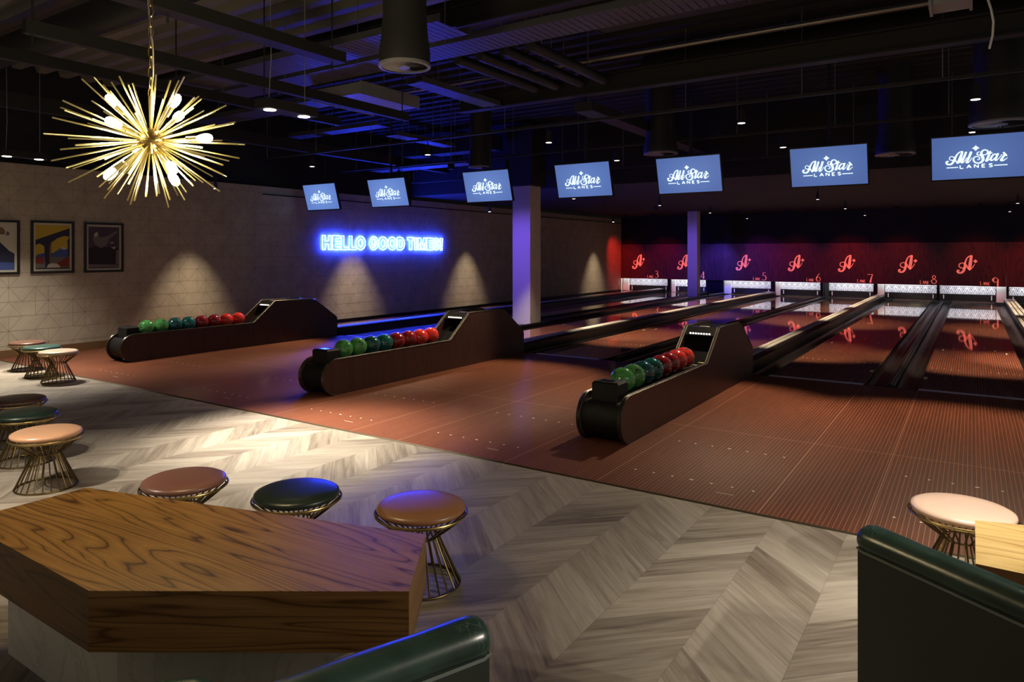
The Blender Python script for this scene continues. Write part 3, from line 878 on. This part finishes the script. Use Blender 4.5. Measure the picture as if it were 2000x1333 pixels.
ARTM = ['art_yellow','art_navy','art_blue','art_pale','art_red','art_grey','art_dark','art_brown','art_violet']
R1 = [(0,0),(1,0),(1,1),(0,1)]
def art0(p):
    p(3, R1); p(1, [(0,0),(1,0),(1,.36),(.86,.42),(.6,.62),(.3,.72),(0,.72)]); p(2, [(0,0),(1,0),(1,.16),(0,.2)])
    p(7, [(.50,.78),(.74,.78),(.74,.86),(.69,.93),(.60,.94),(.52,.90)]); p(5, [(.76,.76),(.86,.76),(.85,.84),(.78,.85)])
def art1(p):
    p(0, R1); p(5, [(0,0),(1,0),(1,.26),(.5,.30),(0,.28)])
    p(2, [(.05,.33),(.30,.37),(.5,.36),(.66,.44),(.82,.52),(1,.42),(1,.27),(0,.27)]); p(3, [(.72,.47),(.82,.52),(.92,.46),(.84,.44),(.78,.45)])
    p(4, [(.6,.05),(1,.05),(1,.30),(.78,.20),(.6,.12)]); p(4, [(0,.12),(.24,.12),(.24,.26),(.1,.28),(0,.26)])
    p(1, [(0,.66),(1,.94),(1,.74),(.84,.76),(.62,.70),(.46,.58),(.44,.0),(.28,0),(.25,.52),(.12,.58),(0,.54)])
    p(1, [(1,.74),(1,.3),(.95,.3),(.94,.66)]); p(7, [(.40,.02),(.44,.02),(.45,.56),(.56,.68),(.44,.62),(.40,.5)])
    p(3, [(.32,.03),(.36,.10),(.46,.13),(.62,.12),(.72,.06),(.70,.03)]); p(6, [(0,0),(1,0),(1,.025),(0,.025)])
def art2(p):
    p(8, R1); p(6, [(0,0),(1,0),(1,.46),(.8,.52),(.55,.5),(.3,.55),(0,.48)]); p(5, [(.16,.80),(.28,.88),(.34,.82),(.32,.74),(.6,.78),(.92,.92),(.95,.88),(.66,.70),(.58,.56),(.40,.48),(.22,.56),(.14,.68)])
    p(3, [(.17,.82),(.27,.88),(.30,.80),(.22,.74)]); p(5, [(.0,.02),(1,.02),(1,.08),(0,.10)]); p(5, [(.88,.1),(1,.1),(1,.45),(.9,.44)])
    p(3, [(.66,.62),(.82,.64),(.78,.60)]); p(3, [(.72,.50),(.88,.52),(.84,.46)])
poster('black framed print with dark blue swoop, leftmost, cut by the photo edge', 4.04, 4.655, 1.226, 2.026, art0)
poster('black framed yellow poster with a dark blue arched viaduct', 4.803, 5.424, 1.230, 2.035, art1)
poster('black framed dark monochrome print, rightmost of the three pictures', 5.575, 6.203, 1.227, 2.032, art2)

# ------------------------------------------------------------------ wire stools
def make_stool():
    t = thing('wire_stool', 'x', 'stool')
    m = MB(); m.lathe([(0.0,.336),(.190,.336),(.203,.342),(.209,.352),(.206,.364),(.190,.372),(.140,.379),(.07,.383),(0.001,.384)], 56)
    m.build('cushion', 'cushion_tan', t, smooth=True, sharp=60)
    m = MB(); m.ring(.216, .333, .0055); m.ring(.205, .322, .004, 48, 6); m.build('top_ring', 'brass', t, smooth=True)
    m = MB(); m.ring(.080, .222, .0045, 36, 6); m.build('waist_ring', 'brass_wire', t, smooth=True)
    m = MB(); m.ring(.182, .0065, .0060); m.build('base_ring', 'brass_wire', t, smooth=True)
    m = MB(); path = smooth_path([(.212,.330,0),(.150,.278,0),(.090,.232,0),(.086,.215,0),(.130,.118,0),(.180,.010,0)], 3)
    m.tube([(a, 0, b) for a, b, c in path], .0042, 6); rod = m.build('wire_rod', 'brass_wire', t, smooth=True)
    NR = 24
    for i in range(1, NR):
        c = rod.copy(); COL.objects.link(c); c.parent = t; c.rotation_euler = (0,0,2*PI*i/NR)
    return t
ST = [('tan', (-5.055,2.182), 'tan leather wire stool, nearest in the left-edge row of three'),
 ('green', (-5.775,2.349), 'dark green leather wire stool, middle of the left-edge row, cut by the photo edge'),
 ('brown', (-6.374,2.526), 'dark brown leather wire stool behind the dark green one at the left edge'),
 ('rose', (-3.402,2.135), 'reddish brown leather wire stool behind the table, left of the black one'),
 ('black', (-2.766,2.344), 'black leather wire stool, middle of the three behind the wooden table'),
 ('caramel', (-2.135,2.548), 'caramel brown leather wire stool at the right end of the wooden table'),
 ('pink', (-9.04,4.034), 'pale pink leather wire stool, front one of the far left cluster'),
 ('teal', (-9.625,4.10), 'teal leather wire stool in the middle of the far left cluster'),
 ('russet', (-10.28,4.20), 'brown leather wire stool, rearmost of the far left cluster'),
 ('cream', (-.036,3.945), 'cream pink leather wire stool beside the light oak table at right')]
stool0 = make_stool()
for i, (c, (x, y), lab) in enumerate(ST):
    s_ = stool0 if i == 0 else copy_tree(stool0)
    s_.location = (x, y, 0); s_.rotation_euler = (0, 0, i*.13); s_['label'] = lab; s_['group'] = 'wire stools around the lounge tables'
    for ch in s_.children:
        if ch.name.startswith('cushion'):
            if i: ch.data = ch.data.copy()
            ch.data.materials[0] = MATS['cushion_'+c]

# ------------------------------------------------------------------ tables
TOP = [(-3.11,1.05),(-2.157,1.047),(-1.373,1.583),(-1.60,1.936),(-3.11,1.497)]
BASE = [(-3.075,1.19),(-2.27,1.19),(-1.60,1.635),(-1.71,1.785),(-3.02,1.40)]
def table(lab, dx, dy, topm, sidem):
    o0 = (-2.3+dx, 1.4+dy, 0)
    t = thing('lounge_table', lab, 'table', o0, group='lounge tables')
    loc = [(a+2.3, b-1.4) for a, b in TOP]
    m = MB(); m.prism(loc, 'z', .368, .5485); o = m.build('apron', sidem, t)
    m = MB(); m.prism(loc, 'z', .5486, .5505); o = m.build('tabletop', topm, t)
    m = MB(); m.prism([(a+2.3, b-1.4) for a, b in BASE], 'z', 0, .367); m.build('base', 'marble', t)
table('large five-sided dark oak table with marble base, front left', 0, 0, 'oak_top', 'oak_side')
table('light yellow oak table corner at the right photo edge', 3.12, 1.71, 'oak_top_light', 'wood_edge_red')

# ------------------------------------------------------------------ sofas
def sofa(lab, p0, d, length, side, H_=.70, depth=.46, s0=.06):
    """p0: visible end of the back's top roll, d: unit direction along the back, side: +1/-1 side on which the seat lies"""
    rz = math.atan2(d[1], d[0])
    t = thing('banquette_sofa', lab, 'sofa', (p0[0], p0[1], 0), rz, 'green leather seating')
    L = length; s_ = side
    m = MB(); m.box(.012, L, -.045, .045, .03, H_-.065); m.build('back_panel', 'leather_back', t)
    # top roll with rounded ends
    prof = []
    for i in range(20):
        a = 2*PI*i/20; prof.append((.052*math.cos(a), .046*math.sin(a)))
    xs_ = [0.0, .004, .014, .03, .06] + [L*q/14 for q in range(1, 15)]
    sc = [.55, .78, .93, 1.0, 1.02] + [1.0+.018*math.sin(q*2.1) for q in range(1, 15)]
    vs = []; n = 20
    for x, k_ in zip(xs_, sc):
        for (a, b) in prof: vs.append((x, a*k_, H_-.046+b*k_))
    fs = [(i*n+j, i*n+(j+1)%n, (i+1)*n+(j+1)%n, (i+1)*n+j) for i in range(len(xs_)-1) for j in range(n)]
    fs += [tuple(range(n-1,-1,-1)), tuple((len(xs_)-1)*n+j for j in range(n))]
    m = MB(); m.add(vs, fs); m.build('top_roll', 'leather_green', t, smooth=True, sharp=70)
    m = MB(); m.tube([(.0,0,.03)]+[(.006,-s_*.048,H_-.075),(.05,-s_*.050,H_-.073)]+[(L*q/8,-s_*.050,H_-.073) for q in range(1,9)], .0045, 6)
    m = MB(); m.tube([(.006,-s_*.040,H_-.072),(.03,-s_*.050,H_-.074)]+[(L*q/8,-s_*.050,H_-.074) for q in range(1,9)], .0042, 6)
    m.build('piping', 'piping', t, smooth=True)
    m = MB(); a, b = sorted((s_*.05, s_*depth)); m.box(s0, L, a, b, .30, .40); o = m.build('seat', 'leather_green', t)
    m = MB(); a, b = sorted((s_*.06, s_*(depth-.03))); m.box(s0+.02, L, a, b, .02, .298); m.build('seat_base', 'leather_back', t)
mat('piping', (.16,.19,.17), .3, coat=.4)
def unit(a, b): l = math.hypot(a, b); return (a/l, b/l)
sofa('tall dark green leather sofa back at the lower right corner', (-.279,2.512), unit(.829,-.559), 1.35, 1, .70, .38, .22)
sofa('green leather sofa back with blue-lit top roll beside the dark table', (-.952,1.363), unit(-.366,-.931), 1.15, -1, .70, .40)
t = thing('leather_bench', 'low dark green leather bench, only its rolled corner visible at the bottom edge', 'bench', (-1.675,1.13,0), math.atan2(-.74,-.67), 'green leather seating')
m = MB(); m.tube([(0,0,.375),(.01,0,.375),(.04,0,.375),(.85,0,.375)], [.02,.036,.044,.044], 16); m.build('top_roll', 'leather_green', t, smooth=True, sharp=70)
m = MB(); m.box(.03,.85,-.04,.04,.0,.36); m.build('panel', 'leather_back', t)

# ------------------------------------------------------------------ chandelier
CH = Vector((-2.885, 1.656, 2.03))
t = thing('sputnik_chandelier', 'brass starburst chandelier with glowing bulbs hanging over the dark table', 'chandelier', CH)
Fv = Vector((-math.sin(YAW), math.cos(YAW), 0)); Rv = Vector((math.cos(YAW), math.sin(YAW), 0)); Uv = Vector((0,0,1))
m = MB(); m.sphere((0,0,0), .055, 24, 14); m.build('hub', 'brass', t, smooth=True)
NS = 98
ga = PI*(3-math.sqrt(5))
for i in range(NS):
    z = 1-2*(i+.5)/NS; r = math.sqrt(1-z*z); a = i*ga + random.uniform(-.12,.12)
    d = Vector((r*math.cos(a), r*math.sin(a), z + random.uniform(-.05,.05))).normalized()
    ell = 1/math.sqrt((d.x**2+d.y**2)/.41**2 + d.z**2/.285**2)
    ln = ell*random.uniform(.80, 1.02)
    m = MB(); m.tube([d*.04, d*ln], .0033, 6); m.build('spike', 'brass_bright', t, smooth=True)
for (a, b, c) in [(-.165,.17,.0),(.09,.175,.03),(-.095,.055,-.12),(.22,.015,.02),(-.17,-.14,0),(.115,-.12,-.06),(.075,-.155,.05),(-.13,-.01,.14),(.055,.13,.14)]:
    p = Rv*a+Uv*b+Fv*c; d = p.normalized(); L = p.length
    m = MB(); m.tube([d*.05, d*(L-.065)], .004, 6); m.tube([d*(L-.075), d*(L-.030)], .0115, 10); so = m.build('socket', 'brass_bright', t, smooth=True)
    m = MB(); q = [(-.032,.009),(-.02,.015),(0,.0195),(.020,.018),(.031,.011),(.035,.002)]
    m.tube([d*(L+x) for x, r_ in q], [r_ for x, r_ in q], 12); m.build('bulb', 'bulb_glass', so, smooth=True)
zc = .055; up = []
m = MB(); m.ring(.012, 0, .002, 16, 6)
m = MB(); m.tube([(0,0,.05),(0,0,.19)], .005, 8); m.build('stem', 'brass', t, smooth=True)
link = None; z = .205; i = 0
while z < 2.30:
    if link is None:
        m = MB(); m.tube([(.0105*math.cos(2*PI*j/16), 0, .026*math.sin(2*PI*j/16)) for j in range(16)], .0022, 6, closed=True)
        link = m.build('chain_link', 'brass', t, smooth=True); l_ = link
    else:
        l_ = link.copy(); COL.objects.link(l_); l_.parent = t
    l_.location = (0,0,z); l_.rotation_euler = (0,0,YAW+(PI/2 if i % 2 else 0)); z += .044; i += 1
m = MB(); m.tube([tuple(Rv*(.012*math.sin(q*1.1)) + Vector((0,0,.19+q*.1))) for q in range(22)], .003, 6); m.build('cord', 'cord_grey', t, smooth=True) if 'cord_grey' in MATS else m.build('cord', mat('cord_grey', (.25,.24,.22), .5).name, t, smooth=True)

# ------------------------------------------------------------------ ceiling lamps
def can(x, y, z, tgt, watts, lab, ang=60, color=WARM, r=.05, name='ceiling_spotlight', grp=None, up=.16, face='lamp_face_dim', blend=.6):
    t = thing(name, lab, 'spotlight', (x, y, z), group=grp)
    m = MB(); m.lathe([(r, 0.0), (r*1.02, .02), (r*.85, .07), (r*.7, .12), (r*.68, up)], 20); m.build('housing', 'black_ceiling', t, smooth=True)
    m = MB(); m.lathe([(r*.84, -.004), (r*.84, -.0005)], 20); m.build('lens', face, t)
    m = MB(); m.tube([(0,0,up),(0,0,up+.07)], .008, 6); m.build('stem', 'black_ceiling', t)
    spot('spotlight_lamp', (x, y, z-.012), tgt, watts, color, ang, blend, .03, t)
    return t
RN = {0:'rightmost',1:'second from the right',2:'middle',3:'second from the left',4:'leftmost'}
for i, x in enumerate((.03, -2.27, -4.91, -7.11, -9.8)):
    can(x, 8.65, 3.10, (x*.97-.15, 6.95, 0), PW['row1'], 'black can spotlight, %s on the nearer lighting rail' % RN[i], 64, (1.0,.76,.50), grp='can spotlights on the nearer rail')
    can(x-.02, 11.0, 3.10, (x, 11.9, 0), PW['row2'], 'black can spotlight, %s on the second lighting rail' % RN[i], 50, (1.0,.76,.50), grp='can spotlights on the second rail')
# twin recessed downlights in hanging boxes over the lounge
for (x, yo, nm) in ((-5.05, 3.98, 'near the chandelier, right of it'), (-10.32, 3.98, 'above the framed prints'), (.10, 3.35, 'out of view above the right table'),
                    (-5.05, .35, 'out of view above the left stools'),
                    (3.6, 3.2, 'out of view to the right, over the lounge')):
    t = thing('twin_downlight', 'black box with two glowing round downlights, %s' % nm, 'ceiling light', (x, yo+.19, 2.80))
    MB().box(-.085,.085,-.285,.285,.001,.085).build('box', 'black_ceiling', t)
    m = MB(); m.tube([(0,-.2,.085),(0.03,-.2,.45),(0,-.2,1.5)], .004, 6); m.tube([(0,.2,.085),(0,.2,1.5)], .004, 6); m.build('cable', 'cord_grey', t)
    for dy in (-.19, .19):
        m = MB(); m.lathe([(.052, -.004), (.052, 0)], 24, (0, dy, 0)); m.build('lens', 'lamp_face', t)
        tx = (x+.42, yo+.19+dy-.08, 0) if x > -6 else (x+.2, yo+.19+dy-.1, 0)
        if x > -1: tx = (x-.25, yo+.19+dy-.1, 0)
        pw = PW['twin']*(.8 if x < -6 else 1)*(.30 if x > -1 else 1)*(1.25 if yo > 3 and -6 < x < -1 else 1)
        if x < -6: tx = (x+(.75 if dy < 0 else .0), yo+.1+dy, 0)
        if x > 3: tx = (.9, 2.2, 0); pw = PW['twin']*.75
        if yo < 1: tx = (x+.35, 2.0+dy, .37); pw *= .62
        spot('downlight_lamp', (x, yo+.19+dy, 2.79), tx, pw, WARMW, 100 if (x < -6 and dy > 0) or x > 3 else 62, .9, .04, t)
# small spotlights over the lanes
for (x, cn) in ((-6.42,'left of the columns line'), (-2.80,'above lane 7 and 8'), (.90,'at far right')):
    for y, rn in ((12.3,'nearest'), (16.9,'second'), (21.0,'third'), (25.2,'farthest')):
        if x == -2.80 and y == 12.3: continue
        can(x, y, 2.72 if y > 13 else 2.6, (x+(1.0 if y < 13 and x < -6 else .1), y+(.3 if y < 24 else -1.3), 0), PW['lane']*(1 if y < 24 else .6), 'tiny black spotlight %s, %s of its row down the lanes' % (cn, rn), 52 if y < 13 else (74 if y < 24 else 50), (1.0,.74,.50), r=.035, grp='small spotlights over the lanes', up=.17 if y > 13 else .3)
# wall washers
for y, lab in ((7.4,'left of the monitors'), (11.45,'below the second monitor'), (15.85,'left of the near column'), (20.6,'right of the near column'), (23.9,'near the far wall')):
    if y == 20.6: continue
    can(-10.85, y, 2.66, (-11.30, y, 0), PW['wall'], 'small wall-washing spotlight hung near the patterned wall, %s' % lab, 56, (1.0,.80,.55), r=.035, grp='wall washing spotlights', face='lamp_face', up=.2, blend=1.0)

# stage lamps washing the masking panels
for (x, col, e, tx) in ((-10.7,(1.0,.03,.02),1.5,-11.45), (-9.6,(1.0,.02,.08),.7,-9.8), (-7.7,(.10,.06,1.0),3.2,-7.72), (-6.6,(.60,.03,.70),.8,-6.1), (-5.0,(1.0,.03,.04),.5,-5.1),
                        (-3.4,(1.0,.03,.04),.8,-3.4), (-1.9,(1.0,.04,.04),.55,-1.9), (.2,(1.0,.06,.05),.45,.1), (1.9,(1.0,.04,.03),.8,1.6)):
    t = thing('wash_light', '%s stage light under the dark soffit, %s' % ('blue' if col[2] > .9 else ('purple' if col[2] > .5 else 'red'),
        {-10.7:'closest to the patterned wall',-9.6:'left of the far column',-7.7:'right by the far column',-6.6:'first one right of the far column',-5.0:'second one right of the far column',
         -3.4:'in line with the nearest ball return',-1.9:'two left of the right photo edge',.2:'aimed at the last complete panel',1.9:'beyond the right photo edge'}[x]), 'stage light', (x, 24.6, 2.955), group=None)
    m = MB(); m.box(-.05,.05,-.04,.04,-.10,.0); m.build('housing', 'black_matte', t)
    spot('wash_lamp', (x, 24.67, 2.84), (tx, YM if tx > -11.2 else 26.1, .95), PW['red']*e, col, 58 if col[2] < .9 else 44, 1.0, .05, t)

for y0_, tgt, pw, lab in ((10.35, (-7.80, 12.69, 1.3), 340, 'blue stage light hanging in front of the near square column'), (20.6, (-7.87, 23.85, 1.3), 300, 'blue stage light in front of the slim far column')):
    zz = 3.19 if y0_ < 12.9 else 2.963
    t = thing('wash_light', lab, 'stage light', (-7.95, y0_, zz))
    MB().box(-.05,.05,-.04,.04,-.10,0).build('housing', 'black_matte', t)
    if y0_ < 12.9: m = MB(); m.tube([(0,0,-.01),(0,0,4.42-zz)], .008, 6); m.build('hanger_rod', 'rod_steel', t)
    spot('wash_lamp', (-7.95, y0_+.08, zz-.12), tgt, pw, (.20,.10,1.0), 50 if y0_ < 12 else 48, 1.0, .05, t)

# ------------------------------------------------------------------ ceiling services
def rail(lab, y, z, x0, x1, hh=.035):
    t = thing('lighting_rail', lab, 'rail', ((x0+x1)/2, y, z)); h = (x1-x0)/2
    m = MB(); m.box(-h, h, -.02, .02, 0, hh); m.build('channel', 'beam_grey', t)
    n = int((x1-x0)/1.35)
    for i in range(n):
        x = -h+.5+i*1.35
        m = MB(); m.tube([(x,0,hh),(x,0,4.36-z)], .005, 5); m.build('threaded_rod', 'rod_steel', t)
rail('thin dark rail carrying the nearer row of can spotlights', 8.65, 3.325, XW+.1, 3.4)
rail('thin dark rail carrying the second row of can spotlights', 11.0, 3.325, XW+.1, 3.4)
rail('thin dark rail across the ceiling just behind the monitors', 12.9, 3.20, XW+.1, 3.4)
t = thing('wall_track', 'thin black track along the top of the patterned wall', 'track', (XW+.72, 4.5, 2.865))
MB().box(-.02,.02,0,3.9,0,.03).build('channel', 'black_matte', t)
t = thing('wall_track', 'thin dark line of track under the ceiling edge beyond the columns', 'track', (XW+.04, 9.0, 2.70))
MB().box(-.03,.0,0,17.3,0,.022).build('channel', 'black_matte', t)

def beam_x(lab, y, z, x0, x1, wd=.12, hh=.22):
    t = thing('steel_beam', lab, 'beam', ((x0+x1)/2, y, z)); h = (x1-x0)/2
    m = MB(); m.box(-h,h,-wd/2,wd/2,0,.02); m.box(-h,h,-wd/2,wd/2,hh-.02,hh); m.box(-h,h,-.01,.01,.02,hh-.02); m.build('profile', 'beam_grey', t)
def beam_y(lab, x, z, y0, y1, wd=.12, hh=.18, rods=True, mt='beam_grey'):
    t = thing('steel_beam', lab, 'beam', (x, y0, z)); L = y1-y0
    m = MB(); m.box(-wd/2,wd/2,0,L,0,hh); m.build('profile', mt, t)
    if rods:
        for q in (.06, L*.5, L-.1):
            m = MB(); m.tube([(0,q,-.07),(0,q,4.36-z)], .008, 6); m.build('hanger_rod', 'beam_grey', t)
beam_x('long grey steel beam crossing above the right-hand monitors', 8.30, 3.60, -6.2, 3.6, .16, .24)
beam_x('grey steel beam crossing the ceiling behind the first duct', 5.55, 3.75, -9.5, 3.6, .14, .22)
beam_y('black hanging channel running left of the chandelier', -6.10, 3.27, 2.47, 7.0, .07, .11)
beam_y('broad black channel running behind the chandelier chain', -4.83, 3.30, 1.2, 4.6, .16, .10)
beam_y('black channel low over the left stools', -7.90, 3.47, 2.2, 7.5, .07, .12)
beam_y('dark steel beam receding from the middle of the long cross beam', -4.30, 3.45, 8.5, 13.4, .26, .12, False)
beam_y('dark steel beam receding near the left wall', -10.4, 3.45, 3.0, 13.4, .12, .2)
def tray(lab, axis, c, z, a, b, wd=.45, mt='tray_grey'):
    """perforated cable tray: a ladder of cross strips between two side rails"""
    t = thing('cable_tray', lab, 'cable tray', ((a+b)/2, c, z) if axis == 'x' else (c, (a+b)/2, z)); h = (b-a)/2
    if axis == 'y': t.rotation_euler = (0,0,PI/2)
    m = MB(); m.box(-h,h,-wd/2-.008,-wd/2,0,.07); m.box(-h,h,wd/2,wd/2+.008,0,.07); m.build('side_rail', mt, t)
    m = MB(); n = int(2*h/.075)
    for i in range(n):
        x = -h+i*.075; m.box(x, x+.066, -wd/2, wd/2, 0, .002)
    m.box(-h,h,-.02,.02,.0021,.004)
    m.build('perforated_floor', mt, t)
    for q in (-h*.8, -h*.25, h*.3, h*.85):
        m = MB(); m.tube([(q,wd/2+.02,-.03),(q,wd/2+.02,4.36-z)], .005, 5); m.build('hanger_rod', 'rod_steel', t)
tray('perforated cable tray passing behind the first round duct', 'x', 5.95, 3.70, -8.4, -1.0, .42)
tray('wide perforated cable tray lit blue left of the first duct', 'x', 5.15, 3.62, -8.2, -3.9, .46)
tray('perforated cable tray crossing at the top centre', 'x', 4.72, 3.95, -3.2, 3.4, .5)
tray('perforated cable tray lit blue between the lighting rails', 'x', 9.25, 3.80, -11.0, -8.6, .30)
tray('perforated cable tray lit blue above the neon sign', 'x', 11.9, 3.40, -11.3, -8.6, .40)
tray('narrow cable tray running away behind the first duct', 'y', -5.55, 3.60, 6.5, 8.2, .24)
tray('long cable tray receding along the left wall', 'y', -8.30, 3.58, 9.1, 10.8, .26)
tray('perforated cable tray at the top left', 'x', 7.3, 3.80, -11.4, -6.8, .40)
def boxduct(lab, x0, x1, y0, y1, z0, z1, mt='tray_grey'):
    t = thing('box_duct', lab, 'air duct', ((x0+x1)/2, (y0+y1)/2, z0)); hx, hy = (x1-x0)/2, (y1-y0)/2
    MB().box(-hx,hx,-hy,hy,0,z1-z0).build('casing', mt, t)
    for q in (-.7, .7):
        m = MB(); m.tube([(hx*q,0,z1-z0),(hx*q,0,4.36-z0)], .006, 5); m.build('hanger_rod', 'rod_steel', t)
    for q in (-hx-.004, hx-.012):
        m = MB(); m.box(q, q+.016, -hy-.012, hy+.012, -.012, z1-z0+.012)
        m.build('flange', mt, t)
boxduct('short rectangular duct lit bright blue beside the twin downlight', -7.05, -6.2, 6.25, 7.35, 3.52, 3.66, 'beam_light')if 'beam_light' in MATS else (mat('beam_light', (.26,.26,.28), .5), boxduct('short rectangular duct lit bright blue beside the twin downlight', -7.05, -6.2, 6.25, 7.35, 3.52, 3.66, 'beam_light'))
boxduct('long rectangular duct crossing in front of the neon sign', -11.2, -8.4, 12.35, 12.75, 3.76, 4.05, 'duct_black')
boxduct('small dark hanging box at the top right photo edge', -.22, 0.0, 5.20, 5.40, 3.10, 3.26, 'beam_light')
boxduct('black square loudspeaker box between the two left monitors', -10.25, -9.75, 10.9, 11.3, 2.60, 3.02, 'black_ceiling')
boxduct('broad dark rectangular duct over the right-hand lanes', -3.4, 3.4, 6.35, 7.2, 4.0, 4.28, 'duct_black')
def pipe(lab, axis, c, z, a, b, r, mt='duct_black'):
    t = thing('pipe', lab, 'pipe', (a, c, z) if axis == 'x' else (c, a, z)); L = b-a
    pts = [(0,0,0),(L,0,0)] if axis == 'x' else [(0,0,0),(0,L,0)]
    m = MB(); m.tube(pts, r, 16); m.build('tube', mt, t, smooth=True)
    for q in (.25, .75):
        m = MB(); p0 = (L*q,0,r) if axis == 'x' else (0,L*q,r); m.tube([p0,(p0[0],p0[1],4.36-z)], .006, 5); m.build('hanger_rod', 'rod_steel', t)
for i, x in enumerate((-4.75, -4.45, -4.12, -3.80)):
    pipe('black pipe running away from the first round duct, %s of four' % ['leftmost','second','third','rightmost'][i], 'y', x, 3.72, 6.3, 8.0+i*.03, .06)
pipe('thin steel conduit crossing high over the chandelier', 'x', 2.9, 4.05, -11, 3, .03)
pipe('thick round air duct high above the left wall', 'x', 3.75, 4.02, -11.3, -5.9, .17, 'duct_black')
pipe('thick round air duct crossing behind the long cross beam', 'x', 9.0, 4.0, -3.6, 3.4, .2)
pipe('slim sprinkler pipe along the ceiling', 'x', 7.8, 3.9, -11.3, 3.4, .025, 'rod_steel')

def vduct(x, y, z, r, lab, vanes=False):
    t = thing('round_duct', lab, 'air duct', (x, y, z))
    m = MB(); m.lathe([(r*1.0,.02),(r*1.02,.10),(r*.93,.22),(r*.86,.40),(r*.86,4.36-z)], 36); m.build('duct_body', 'duct_black', t, smooth=True)
    m = MB()
    for a, b in ((1.03, .90),):
        n = 40
        vs = [(r*a*math.cos(2*PI*j/n), r*a*math.sin(2*PI*j/n), 0) for j in range(n)]+[(r*b*math.cos(2*PI*j/n), r*b*math.sin(2*PI*j/n), -.004) for j in range(n)]+[(r*1.03*math.cos(2*PI*j/n), r*1.03*math.sin(2*PI*j/n), .022) for j in range(n)]
        m.add(vs, [(j, (j+1)%n, n+(j+1)%n, n+j) for j in range(n)]+[(2*n+j, 2*n+(j+1)%n, (j+1)%n, j) for j in range(n)])
    for j in range(36):
        a = 2*PI*j/36; c_, s_ = math.cos(a), math.sin(a)
        p = [(r*.22, -.006), (r*.90, -.014), (r*.90, .014), (r*.22, .006)]
        m.add([(q*c_-w_*s_, q*s_+w_*c_, (.002 if w_ < 0 else .012)) for q, w_ in p], [(0,1,2,3)])
    m.lathe([(r*.22,-.004),(r*.22,.01)], 20)
    m.build('diffuser', 'diffuser_grey', t)
    m = MB(); m.lathe([(r*.95,.018),(r*.95,.0195)], 30); m.build('plenum', 'black_matte', t)
vduct(-3.60, 4.10, 2.98, .195, 'big round black duct with a slatted diffuser, nearest, above the room centre', True)
vduct(-7.42, 10.53, 3.1, .21, 'round black duct hanging above the monitor left of the near column')
vduct(-4.05, 10.70, 3.10, .255, 'round black duct hanging above and left of the slim far column')
vduct(-.94, 12.05, 3.0, .26, 'flared round black duct between the two right-hand monitors')
vduct(.27, 9.83, 3.0, .30, 'widest round black duct above the rightmost monitor')

# loose cable near the top right
m = MB(); m.tube([(.02*math.sin(q*.9), .015*math.cos(q*1.3), q*.075) for q in range(21)], .006, 8)
o = m.build('hanging_cable', mat('cable_white', (.70,.70,.68), .5).name, smooth=True, loc=(.085, 5.10, 2.76)); tag(o, 'loose white cable hanging from the ceiling near the top right photo edge', 'cable')
# small stickers beside the foul line and at the hood mouth
mat('sticker_yellow', (.75,.62,.25), .4)
for o in [o for o in SC.objects if o.name.startswith('bowling_lane')]:
    if abs(o.location.x-LEFT[8]) < .01: MB().box(LW-.045, LW-.008, 1.02, 1.20, .0005, .0025).build('sticker', 'sticker_yellow', o)
    if abs(o.location.x-LEFT[9]) < .01: MB().box(.008, .045, .80, .98, .0005, .0025).build('sticker', 'sticker_yellow', o)
MB().box(.02, .09, 2.235, 2.262, .3525, .3545).build('sticker', 'marker_white', proto)
MB().box(.075, .145, 2.275, 2.300, .3765, .3785).build('sticker', 'sticker_yellow', proto)
